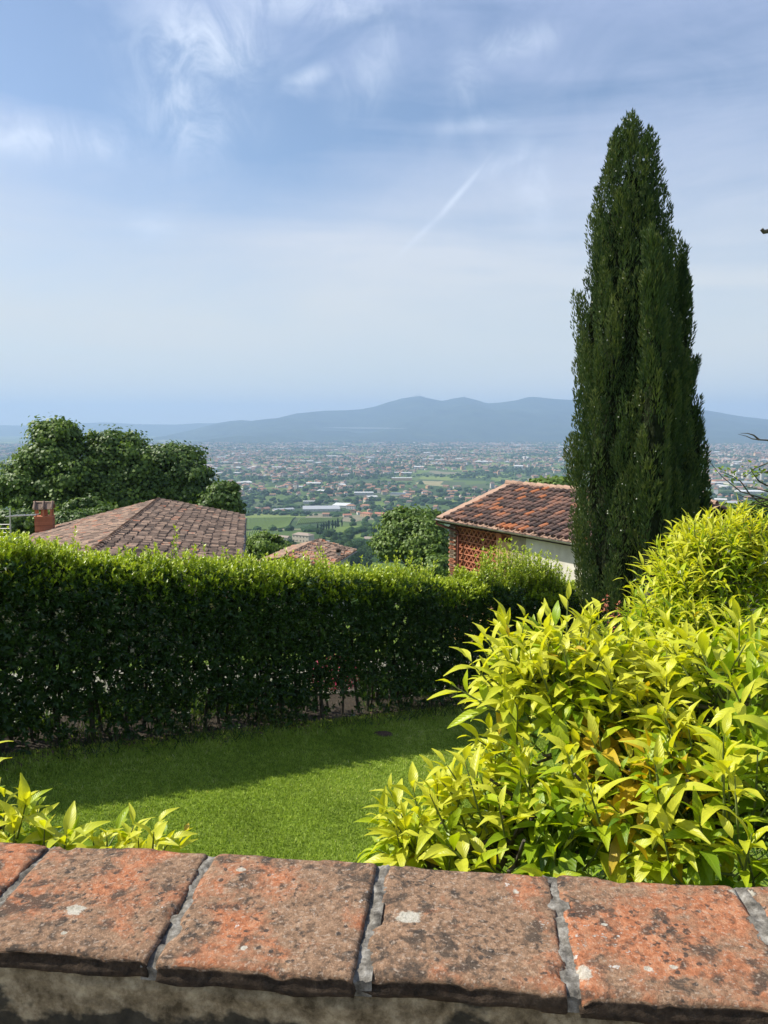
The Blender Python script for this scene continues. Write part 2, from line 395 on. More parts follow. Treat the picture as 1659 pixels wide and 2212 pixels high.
# mountains: ridge profile (picture x, y) seen across the plain
def ridge_range(name, prof, Yb, Yr, Yback, seed, nseg=260, rows=44, amp=58.):
    prof = np.array(prof, float)
    xs = np.linspace(prof[0, 0], prof[-1, 0], nseg)
    zr = np.array([at(x, np.interp(x, prof[:, 0], prof[:, 1]), Yr)[2] for x in xs])
    ts = np.concatenate([np.linspace(0, 1, rows), 1 + np.linspace(0, 1, 10)[1:]])
    V = []
    for t in ts:
        Y = Yb + (Yr - Yb) * t if t <= 1 else Yr + (Yback - Yr) * (t - 1)
        for x, z in zip(xs, zr):
            X = (x - 829.5) / FPX * Yr * (.75 + .25 * (Y / Yr)) * 1.0
            s = t if t <= 1 else 2 - t
            nn = mnoise.fractal(Vector((X / 1900 + seed, Y / 1900, seed)), 1.0, 2.1, 5)
            base = max(z + 201, 0)
            sh = s ** 1.25
            zz = -203 + base * sh + (nn * amp * 3.2 - abs(nn) * 18) * math.sin(min(s, 1) * math.pi) * min(1, base / 250)
            V.append((X, Y, zz))
    i = np.arange(len(V)).reshape(len(ts), nseg)
    f = np.stack([i[:-1, :-1], i[:-1, 1:], i[1:, 1:], i[1:, :-1]], -1).reshape(-1, 4)
    mb = MB(); mb.add(V, f); return mb.build(name, M['mountain'], smooth=True, kind='structure')
M['mountain'] = mat('forested_mountain', (.05, .07, .03), .95, .05); n = NT(M['mountain'])
n.base(n.ramp(n.noise(n.coord('Position', (.001, .001, .002)), 3.2, 6, .6), [(.3, (.014, .024, .016)), (.6, (.035, .052, .024)), (.8, (.08, .09, .045))]))
PROF_M = [(395, 934), (440, 922), (470, 914), (500, 909), (525, 907), (545, 909), (575, 905), (600, 903), (640, 893), (700, 887), (745, 886), (780, 884), (810, 878), (840, 868), (870, 860), (890, 857), (905, 855), (930, 861), (955, 866), (975, 861), (1000, 857), (1025, 863), (1050, 871), (1080, 869), (1110, 865), (1135, 858), (1150, 857), (1200, 862), (1240, 864), (1320, 866), (1400, 870), (1470, 878), (1520, 886), (1560, 893), (1600, 900), (1630, 903), (1660, 907), (1720, 912), (1800, 918), (1900, 925)]
ridge_range('mountain_range', PROF_M, 9600, 13500, 16500, 1.7)
ridge_range('foothills', [(430, 953), (470, 946), (520, 941), (560, 943), (600, 940), (650, 946), (700, 952), (760, 950), (800, 946), (850, 951), (950, 950), (1000, 946), (1060, 952), (1200, 950), (1500, 949), (1560, 944), (1660, 947), (1800, 950)], 8800, 9700, 10400, 5.1, 160, 14, 6.)
ridge_range('far_hills', [(-300, 922), (-100, 917), (60, 919), (160, 915), (230, 912), (300, 916), (380, 917), (430, 914), (480, 914), (560, 916), (700, 920)], 14500, 17200, 18600, 9.4, 130, 14, 10.)

# ------------------------------------------------------------------ haze
hz = MB(); hz.box((0, 0, 160), (39800, 39800, 730))
hm = bpy.data.materials.new('haze'); hm.use_nodes = True; hm.node_tree.nodes.clear()
ho = hm.node_tree.nodes.new('ShaderNodeOutputMaterial'); hv = hm.node_tree.nodes.new('ShaderNodeVolumePrincipled')
hv.inputs['Color'].default_value = (.45, .625, .89, 1); hv.inputs['Density'].default_value = 0.000100; hv.inputs['Anisotropy'].default_value = 0.1
hm.node_tree.links.new(hv.outputs[0], ho.inputs['Volume'])
hz.build('haze', hm, kind='stuff')

M['mist'] = bpy.data.materials.new('mist'); M['mist'].use_nodes = True; M['mist'].node_tree.nodes.clear()
_o = M['mist'].node_tree.nodes.new('ShaderNodeOutputMaterial'); _v = M['mist'].node_tree.nodes.new('ShaderNodeVolumePrincipled')
_v.inputs['Color'].default_value = (.95, .97, 1, 1); _v.inputs['Density'].default_value = .0010
M['mist'].node_tree.links.new(_v.outputs[0], _o.inputs['Volume'])
def mist():
    P = at(790, 924.5, 9300); mb = MB(); V, F = [], []
    for i in range(13):
        for j in range(16):
            a = math.pi * i / 12; b = 2 * math.pi * j / 16; w = 1 + .3 * mnoise.noise(Vector((math.cos(a) * 2, b, 4)))
            V.append((P[0] - math.cos(a) * 520, P[1] + math.sin(a) * math.cos(b) * 160 * w, P[2] + math.sin(a) * math.sin(b) * 9 * w + math.cos(a) * 6))
    i = np.arange(13 * 16).reshape(13, 16); j = np.roll(i, -1, 1)
    mb.add(V, np.stack([i[:-1], j[:-1], j[1:], i[1:]], -1).reshape(-1, 4)); mb.build('mist_bank', M['mist'], kind='stuff')
mist()
# ------------------------------------------------------------------ garden wall
WZ = -0.75
def onwall(x, y):
    r = ray(x, y); return r * (WZ / r[2])
e6 = R_(-5.9)
WE = np.array([math.cos(e6), math.sin(e6), 0]); WN = np.array([-math.sin(e6), math.cos(e6), 0])
W0 = onwall(775, 2110); WD = 0.277
def wpt(s, t, z): return W0 + WE * s + WN * t + np.array([0, 0, z])

M['coping'] = mat('old_terracotta', rough=.9, spec=.15); n = NT(M['coping'])
geo = n.coord('Position'); t = n.attr()
big = n.noise(geo, 5.5, 5, .6)
mid = n.noise(geo, 26, 8, .74, .8)
orange = n.ramp(n.noise(geo, 75, 8, .78), [(.32, (.20, .075, .035)), (.5, (.43, .165, .078)), (.66, (.56, .30, .17))])
brown = n.ramp(n.noise(n.coord('Position', loc=(3, 1, 2)), 85, 8, .8), [(.32, (.10, .064, .042)), (.5, (.27, .165, .10)), (.68, (.46, .30, .19))])
of = n.math('ADD', n.math('ADD', n.math('ADD', n.math('MULTIPLY', big, 1.0), -.05), n.math('MULTIPLY', mid, .5)), n.math('MULTIPLY', n.math('MAXIMUM', t, 0.0), .34))
c = n.mix(n.mr(of, .795, .93), brown, orange)
d1 = n.noise(n.coord('Position', loc=(7, 3, 1)), 26, 5, .62, .4)
c = n.mix(n.mr(n.math('ADD', n.math('MULTIPLY', d1, .7), n.math('MULTIPLY', n.noise(n.coord('Position', loc=(1, 2, 9)), 10, 4, .6), .3)), .52, .59, 0, .82), c, (.060, .050, .040))
d3 = n.vor(n.coord('Position', loc=(.3, .1, 0)), 48)
c = n.mix(n.math('MULTIPLY', n.mr(n.math('ADD', d3, n.math('MULTIPLY', n.noise(geo, 110, 3), .5)), .40, .46, 1, 0), n.mr(n.noise(n.coord('Position', loc=(9, 2, 2)), 14, 2), .42, .55, 0, .85)), c, (.055, .048, .042))
d2 = n.noise(n.coord('Position', loc=(2, 9, 4)), 75, 4, .6)
patch = n.mr(n.noise(n.coord('Position', loc=(6, 8, 1)), 9, 4, .6), .40, .60, .15, 1.0)
c = n.mix(n.math('MULTIPLY', n.mr(d2, .55, .62, 0, .85), patch), c, (.048, .040, .034))
d2b = n.noise(n.coord('Position', loc=(5, 5, 4)), 160, 3, .6)
c = n.mix(n.mr(d2b, .56, .68, 0, .6), c, (.48, .38, .29))
# pale crusts of lichen: small specks, and a few round patches
wcl = n.noise(n.coord('Position', loc=(1, 6, 2)), 6, 3, .5)
spk = n.noise(n.coord('Position', loc=(11, 3, 8)), 62, 4, .6)
sf = n.mr(n.math('ADD', spk, n.math('MULTIPLY', n.math('SUBTRACT', wcl, .5), .75)), .70, .74)
c = n.mix(n.math('MULTIPLY', sf, .85), c, n.ramp(n.noise(geo, 90, 3), [(.35, (.34, .33, .28)), (.6, (.62, .60, .55))]))
for (x, y, rad, el_) in ((163, 1966, .0125, 1.25), (882, 1977, .0165, 1.3), (1605, 1925, .016, 1.2), (527, 2050, .0055, 1.1), (137, 2017, .004, 1.2), (1115, 1925, .005, 1.2), (1262, 2100, .015, .9), (1305, 1995, .0035, 1.3), (520, 1882, .006, 1.5), (1400, 2092, .0055, 1.3), (1455, 2088, .005, 1.2)):
    P = onwall(x, y)
    sb = n.node('ShaderNodeVectorMath', operation='SUBTRACT'); n.L.new(geo, sb.inputs[0]); sb.inputs[1].default_value = tuple(P)
    ml = n.node('ShaderNodeVectorMath', operation='MULTIPLY'); n.L.new(sb.outputs[0], ml.inputs[0]); ml.inputs[1].default_value = (1 / el_, 1, .4)
    le = n.node('ShaderNodeVectorMath', operation='LENGTH'); n.L.new(ml.outputs[0], le.inputs[0])
    dd = n.math('ADD', le.outputs['Value'], n.math('MULTIPLY', n.math('SUBTRACT', n.noise(geo, 95, 6, .7), .5), rad * 2.2))
    c = n.mix(n.mr(dd, rad * .80, rad * 1.05, .85, 0), c, n.ramp(n.noise(geo, 130, 4, .7), [(.3, (.36, .34, .26)), (.6, (.60, .57, .48))]))
shade_crust = n.ramp(n.noise(geo, 60, 6, .7), [(.35, (.016, .013, .010)), (.55, (.05, .036, .025)), (.75, (.13, .095, .065))])  # brown-black crust on the tile sides, painted to stand in for their shade
c = n.mix(n.mr(n.math('ADD', t, n.math('MULTIPLY', n.noise(geo, 45, 5), .5)), .0, -.45, 0, .93), c, shade_crust)
n.base(c)
h = n.math('ADD', n.math('MULTIPLY', n.noise(geo, 34, 8, .75), 1.0), n.math('MULTIPLY', n.noise(geo, 210, 5, .7), .5))
n.bump(h, .9, .008)
M['mortar'] = mat('old_mortar', rough=.95, spec=.1); n = NT(M['mortar']); geo = n.coord('Position')
c = n.ramp(n.noise(geo, 45, 6, .7), [(.34, (.060, .055, .046)), (.5, (.17, .155, .13)), (.68, (.36, .34, .30))])
c = n.mix(n.mr(n.noise(n.coord('Position', loc=(3, 3, 1)), 18, 5, .6), .64, .70, 0, .5), c, (.50, .48, .44))
n.base(c); n.bump(n.noise(geo, 120, 5, .7), .8, .004)
M['render'] = mat('stained_render', rough=.95, spec=.08); n = NT(M['render']); geo = n.coord('Position')
c = n.ramp(n.noise(geo, 28, 7, .7), [(.34, (.09, .068, .04)), (.5, (.27, .21, .13)), (.66, (.50, .41, .27))])
sp = n.node('ShaderNodeSeparateXYZ'); n.L.new(geo, sp.inputs[0])
blk = n.math('ADD', n.noise(n.coord('Position', (1, 1, 1.2)), 5.5, 5, .6), n.mr(sp.outputs[2], WZ - .05, WZ - .13, -.10, .17))
c = n.mix(n.mr(blk, .555, .60, 0, .88), c, (.030, .030, .026))
n.base(c); n.bump(n.noise(geo, 90, 6, .7), .8, .008)

def rough_slab(L, D, T, seed, bevel=.012, chip=1.0, nx=34, ny=30):
    """A thick tile with worn edges: closed grid shell, centre origin at the top middle."""
    def surf(a, b):                                         # a,b in -1..1 over an unfolded top + sides
        return a, b
    xs = np.linspace(-1, 1, nx); ys = np.linspace(-1, 1, ny)
    V = []; F = []
    def pt(x, y, z):
        p = Vector((x * 3.1 + seed, y * 3.1, z * 3.1 + seed * 2))
        return p
    def top_z(x, y):
        dx = L / 2 - abs(x); dy = D / 2 - abs(y)
        ex = max(0, 1 - dx / bevel) ** 2 * bevel * .40; ey = max(0, 1 - dy / (bevel * .7)) ** 2 * bevel * .28
        cz = mnoise.fractal(Vector((x * 9 + seed * 3, y * 9, seed)), 1, 2, 4) * .0026
        c2 = mnoise.noise(Vector((x * 24 + seed, y * 24, 3)))
        fr = max(0, 1 - dy / .03); fx = max(0, 1 - dx / .025)
        ch = max(0, c2 - .16) * .024 * max(fr, fx) * chip
        return -ex - ey + cz - ch
    def wob(x, y, z):
        w = mnoise.fractal(Vector((x * 11 + seed * 5, y * 11 + z * 30, seed + 2)), 1, 2, 4)
        return w
    prof = [(0, 0), (0, -.3), (0, -.65), (0, -1.0)]
    grid = {}
    for j, b in enumerate(ys):
        for i, a in enumerate(xs):
            sa = math.copysign(abs(a) ** .8, a); sb_ = math.copysign(abs(b) ** .8, b)
            x, y = sa * L / 2, sb_ * D / 2
            z = top_z(x, y)
            if abs(a) == 1: x += wob(x, y, 0) * .005
            if abs(b) == 1: y += wob(x, y, 0) * .006
            grid[i, j] = len(V); V.append((x, y, z))
    for j in range(ny - 1):
        for i in range(nx - 1): F.append((grid[i, j], grid[i + 1, j], grid[i + 1, j + 1], grid[i, j + 1]))
    ring = [grid[i, 0] for i in range(nx)] + [grid[nx - 1, j] for j in range(1, ny)] + [grid[i, ny - 1] for i in range(nx - 2, -1, -1)] + [grid[0, j] for j in range(ny - 2, 0, -1)]
    prev = ring
    for k, zz in enumerate((-.28, -.6, -.85, -1.0)):
        cur = []
        for q in ring:
            x, y, z = V[q]
            nrm = unit(np.array([x / L if abs(abs(x) - L / 2) < .012 else 0, y / D if abs(abs(y) - D / 2) < .012 else 0, 0]) + 1e-6)
            w = wob(x, y, zz) * .006 + (.0025 if 0 < k < 3 else -.003)
            cur.append(len(V)); V.append((x + nrm[0] * w, y + nrm[1] * w, z * (1 + zz) + zz * T))
        m = len(ring)
        for q in range(m): F.append((prev[q], cur[q], cur[(q + 1) % m], prev[(q + 1) % m]))
        prev = cur
    V.append((0, 0, -T)); cc = len(V) - 1; Tn = [(prev[q], cc, prev[(q + 1) % len(prev)]) for q in range(len(prev))]
    return np.array(V), np.array(F), np.array(Tn)

def garden_wall():
    base = wpt(0, WD / 2, 0); base[2] = float(ground(base[0], base[1] + .3))
    root = thing('garden_wall', 'weathered terracotta-topped garden wall running across the foot of the picture', 'wall', tuple(base))
    js = [(onwall(*q) - W0) @ WE for q in ((315, 2090), (775, 2110), (1243, 2135))]
    s = .302
    joints = [js[0] - k_ * s for k_ in range(9, 4, -1)] + [js[0] - 4 * s, js[0] - 3 * s, js[0] - 2 * s, js[0] - s + .004, js[0], js[1], js[2], js[2] + s, js[2] + 2 * s, js[2] + 3 * s, js[2] + 4 * s] + [js[2] + k_ * s for k_ in range(5, 10)]
    yaw = math.atan2(WE[1], WE[0])
    tl = {3: .34, 4: .42, 5: .16, 6: .52, 7: .4}
    for ii in range(len(joints) - 1):
        i = ii - 5; a, b = joints[ii], joints[ii + 1]; g = .013 if i != 7 else .020
        L = b - a - g
        V, F, T = rough_slab(L, WD + (i * 37 % 5 - 2) * .0025, .034, 3.7 * i + 1.1 + (60 if i < 0 else 0), chip=1.2)
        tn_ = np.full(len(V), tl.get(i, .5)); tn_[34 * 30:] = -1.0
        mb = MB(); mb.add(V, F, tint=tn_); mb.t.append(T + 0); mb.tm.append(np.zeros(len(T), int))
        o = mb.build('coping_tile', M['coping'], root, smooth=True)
        p = wpt((a + b) / 2, WD / 2 + (i * 53 % 7 - 3) * .0016, (i * 31 % 5 - 2) * .0012) - base
        o.location = tuple(p); o.rotation_euler = (R_((i * 17 % 5 - 2) * .25), R_((i * 29 % 5 - 2) * .3), yaw + R_((i * 13 % 5 - 2) * .5))
    for i, a in enumerate(joints):
        xs = np.linspace(-.017, .017, 9); ys = np.linspace(-.132, .138, 46)
        def zf(X, Y):
            return np.array([[-.006 + .0055 * mnoise.fractal(Vector((x * 40 + i * 3, y * 22, i)), 1, 2, 4) + .003 * mnoise.noise(Vector((x * 150, y * 150, i * 2))) - .010 * max(0, -(y + .118) / .02) for x, y in zip(rx, ry)] for rx, ry in zip(X, Y)])
        v, f = sheet_grid(xs, ys, zf)
        mb = MB(); mb.add(v, f); n0 = len(xs)
        lo = v.copy(); lo[:, 2] = -.034
        # front and back skirts
        fr = np.vstack([v[:n0], lo[:n0]]); mb.add(fr, [[k, n0 + k, n0 + k + 1, k + 1] for k in range(n0 - 1)])
        bk = np.vstack([v[-n0:], lo[-n0:]]); mb.add(bk, [[k, k + 1, n0 + k + 1, n0 + k] for k in range(n0 - 1)])
        o = mb.build('mortar_joint', M['mortar'], root, smooth=True)
        o.location = tuple(wpt(a, WD / 2, 0) - base); o.rotation_euler = (0, 0, yaw)
    # wall body: rendered masonry, rough on the terrace side
    L0, L1 = joints[0], joints[-1]
    xs = np.linspace(L0, L1, 420); zs = np.concatenate([np.linspace(-.0345, -.30, 40), [-.6, -.86]])
    V = []
    for z in zs:
        for x in xs:
            d = mnoise.fractal(Vector((x * 7, z * 9, 2)), 1, 2, 5) * .007 + mnoise.noise(Vector((x * 3, z * 2, 9))) * .006
            q = min(1, (-.0345 - z) / .02)
            V.append(wpt(x, .020 + .004 * (1 - q) - d * q - .006 * q, z) - base)
    i = np.arange(len(V)).reshape(len(zs), len(xs))
    f = np.stack([i[:-1, :-1], i[1:, :-1], i[1:, 1:], i[:-1, 1:]], -1).reshape(-1, 4)
    mb = MB(); mb.add(V, f)
    bottom = base[2] - .3 - base[2]
    bz0 = -.0345; bz1 = base[2] - .4 - WZ
    def quad(a, b, c_, d): mb.add([wpt(*q) - base for q in (a, b, c_, d)], [[0, 1, 2, 3]])
    quad((L0, .02, bz0), (L1, .02, bz0), (L1, WD - .015, bz0), (L0, WD - .015, bz0))
    quad((L0, WD - .015, bz0), (L1, WD - .015, bz0), (L1, WD - .015, bz1), (L0, WD - .015, bz1))
    quad((L0, .03, bz1), (L0, WD - .015, bz1), (L0, WD - .015, bz0), (L0, .03, bz0))
    quad((L1, .03, bz1), (L1, WD - .015, bz1), (L1, WD - .015, bz0), (L1, .03, bz0))
    mb.build('wall_body', M['render'], root, smooth=True)
garden_wall()
# terrace the viewer stands on
M['paving'] = mat('terrace_gravel', (.3, .27, .22), .95); n = NT(M['paving'])
n.base(n.ramp(n.noise(n.coord('Position'), 60, 4), [(.3, (.16, .14, .11)), (.7, (.36, .33, .28))])); n.bump(n.noise(n.coord('Position'), 90, 3), .6, .01)
mb = MB()
p = [wpt(-9, .05, 0), wpt(9, .05, 0), wpt(9, -9, 0), wpt(-9, -9, 0)]
tv = np.array([[q[0], q[1], -1.6] for q in p] + [[q[0], q[1], -4.6] for q in p])
mb.add(tv, [[0, 1, 2, 3], [0, 4, 5, 1], [1, 5, 6, 2], [2, 6, 7, 3], [3, 7, 4, 0], [4, 7, 6, 5]])
mb.build('terrace', M['paving'], kind='structure')

# ------------------------------------------------------------------ lawn and grass
M['lawn'] = mat('lawn', rough=.95, spec=.05); n = NT(M['lawn']); geo = n.coord('Position')
c = n.ramp(n.noise(geo, 26, 5, .65), [(.3, (.09, .14, .018)), (.7, (.25, .35, .04))])
c = n.mix(n.mr(n.noise(geo, 1.3, 4), .4, .7, 0, .5), c, (.11, .14, .03))
n.base(c); n.bump(n.noise(geo, 90, 4), .7, .02)
def lawn():
    def z(X, Y): return ground(X, Y) + .006
    us = np.linspace(-6, 16, 90); ws = np.linspace(-13, .25, 70)
    U, Wd = np.meshgrid(us, ws)
    X = HA[0] + HD[0] * U + HN[0] * Wd; Y = HA[1] + HD[1] * U + HN[1] * Wd
    v = np.stack([X, Y, z(X, Y)], -1).reshape(-1, 3); nx = len(us); ny = len(ws); i = np.arange(nx * ny).reshape(ny, nx)
    f = np.stack([i[:-1, :-1], i[:-1, 1:], i[1:, 1:], i[1:, :-1]], -1).reshape(-1, 4)
    keep = (((v[:, :2] - W0[:2]) @ WN[:2]) > .35)
    f = f[keep[f].all(1)]
    mb = MB(); mb.add(v, f); mb.build('lawn', M['lawn'], smooth=True, kind='structure')
    # blades
    N = 620000
    X = rng.uniform(-5.6, 5.2, N); Y = rng.uniform(4.6, 15.5, N)
    e = (X - HA[0]) * HN[0] + (Y - HA[1]) * HN[1]
    P = np.stack([X, Y, ground(X, Y) + .004], -1); q = px(P)
    k = (e < .12) & (q[:, 0] > -60) & (q[:, 0] < 1180) & (q[:, 1] < 1960)
    P = P[k]; q = q[k]; e = e[k]
    if len(P) > 330000: P = P[:330000]; e = e[:330000]
    N2 = 170000; X = rng.uniform(-9, 9.5, N2); Y = rng.uniform(2.0, 19, N2); e2 = (X - HA[0]) * HN[0] + (Y - HA[1]) * HN[1]; t2 = (X - HA[0]) * HD[0] + (Y - HA[1]) * HD[1]
    P2 = np.stack([X, Y, ground(X, Y) + .004], -1); q2 = px(P2); k2 = (e2 < .12) & (t2 > -5.9) & (t2 < 15.9) & ((P2[:, :2] - W0[:2]) @ WN[:2] > .4) & ~((q2[:, 0] > -60) & (q2[:, 0] < 1180) & (q2[:, 1] < 1960))
    P = np.concatenate([P, P2[k2]]); e = np.concatenate([e, e2[k2]])
    n_ = len(P)
    cl = np.array([mnoise.noise(Vector((a * 1.1, b * 1.1, 0))) for a, b in P[:, :2]])
    cl2 = np.array([mnoise.noise(Vector((a * 9, b * 9, 5))) for a, b in P[:, :2]])
    d = unit(np.stack([rng.normal(0, .55, n_), rng.normal(0, .55, n_), np.full(n_, 1.)], -1))
    Rm = frames(d, rvec(n_))
    hgt = rng.uniform(.016, .046, n_) * (1 + .35 * cl2); 
    tip = (e > -.75) & (rng.random(n_) < .45); hgt[tip] *= rng.uniform(1.2, 2.6, tip.sum())
    cl3 = np.array([mnoise.noise(Vector((a * .45, b * .45, 15))) for a, b in P[:, :2]])
    tint = np.clip(.46 + .26 * cl + .28 * cl2 + .28 * cl3 + rng.normal(0, .19, n_), 0, 1)
    mb = MB(); mb.scatter([[-.5, 0, 0], [.5, 0, 0], [.1, 1, .12]], [[0, 1, 2]], Rm, P, np.stack([rng.uniform(.006, .015, n_), hgt, hgt], -1), tint)
    mb.build('grass', M['grass'], kind='stuff')
lawn()
M['gravel'] = mat('pale_gravel', (.5, .47, .4), .95); n = NT(M['gravel'])
n.base(n.ramp(n.noise(n.coord('Position'), 40, 4), [(.3, (.14, .13, .09)), (.5, (.22, .21, .15)), (.7, (.42, .40, .34))]))
def path():
    us = np.linspace(-9, 15, 70); ws = np.linspace(1.5, 4.2, 8); U, Wd = np.meshgrid(us, ws)
    X = HA[0] + HD[0] * U + HN[0] * Wd; Y = HA[1] + HD[1] * U + HN[1] * Wd
    v = np.stack([X, Y, ground(X, Y) + .03], -1).reshape(-1, 3); i = np.arange(v.shape[0]).reshape(len(ws), len(us))
    mb = MB(); mb.add(v, np.stack([i[:-1, :-1], i[:-1, 1:], i[1:, 1:], i[1:, :-1]], -1).reshape(-1, 4))
    mb.build('path', M['gravel'], kind='structure')
path()
def soil_strip():
    us = np.linspace(-6, 15, 160); ws = np.linspace(-.02, 1.5, 12); U, Wd = np.meshgrid(us, ws)
    Wd = Wd + np.array([[.10 * mnoise.noise(Vector((a * 1.3, 0, 5))) for a in us]] * len(ws)) * (Wd < .1)
    X = HA[0] + HD[0] * U + HN[0] * Wd; Y = HA[1] + HD[1] * U + HN[1] * Wd
    v = np.stack([X, Y, ground(X, Y) + .014], -1).reshape(-1, 3); i = np.arange(v.shape[0]).reshape(len(ws), len(us))
    m = mat('hedge_soil', (.05, .035, .022), .95); nn = NT(m); nn.base(nn.ramp(nn.noise(nn.coord('Position'), 30, 6, .7), [(.3, (.022, .018, .012)), (.55, (.055, .042, .028)), (.75, (.13, .10, .06))])); nn.bump(nn.noise(nn.coord('Position'), 50, 4), 1, .03)
    mb = MB(); mb.add(v, np.stack([i[:-1, :-1], i[:-1, 1:], i[1:, 1:], i[1:, :-1]], -1).reshape(-1, 4)); mb.build('soil_bed', m, kind='structure')
soil_strip()
def soil_mound():
    P = at(826, 1588, 1); P = P * ((PA) / (P[2] - PB * P[0] - PC * P[1]))
    mb = MB(); V = []; na = 18; nr = 6
    for r in range(nr + 1):
        for a in range(na):
            th = a / na * 2 * math.pi; rr = r / nr
            wx = .17 * (1 + .25 * mnoise.noise(Vector((math.cos(th) * 2, math.sin(th) * 2, 1))))
            V.append((wx * rr * math.cos(th), wx * .8 * rr * math.sin(th), .055 * (1 - rr ** 2) + .018 * mnoise.noise(Vector((math.cos(th) * rr * 6, math.sin(th) * rr * 6, 3)))))
    F = [[r * na + a, (r + 1) * na + a, (r + 1) * na + (a + 1) % na, r * na + (a + 1) % na] for r in range(nr) for a in range(na)]
    mb.add(V, F)
    m = mat('bare_soil', (.10, .065, .04), .95); nn = NT(m); nn.bump(nn.noise(nn.coord('Object'), 60, 5), 1, .02)
    nn.base(nn.ramp(nn.noise(nn.coord('Object'), 40, 4), [(.3, (.05, .033, .02)), (.7, (.16, .10, .065))]))
    mb.build('molehill', m, None, True, label='small brown molehill on the shaded lawn before the hedge', category='molehill', loc=(P[0], P[1], float(ground(P[0], P[1]))))
soil_mound()

# leaf templates (length along +Y, normal +Z)
LT6 = (np.array([[0, 0, 0], [-.20, .28, .05], [.20, .28, .05], [0, .33, 0], [-.19, .66, .02], [.19, .66, .02], [0, .68, -.03], [0, 1, -.10]]),
       np.array([[0, 3, 1], [0, 2, 3], [1, 3, 6], [1, 6, 4], [3, 2, 5], [3, 5, 6], [4, 6, 7], [6, 5, 7]]))
LT4 = (np.array([[0, 0, 0], [-.22, .45, .06], [0, .48, 0], [.22, .45, .06], [0, 1, -.06]]), np.array([[0, 2, 1], [0, 3, 2], [1, 2, 4], [2, 3, 4]]))

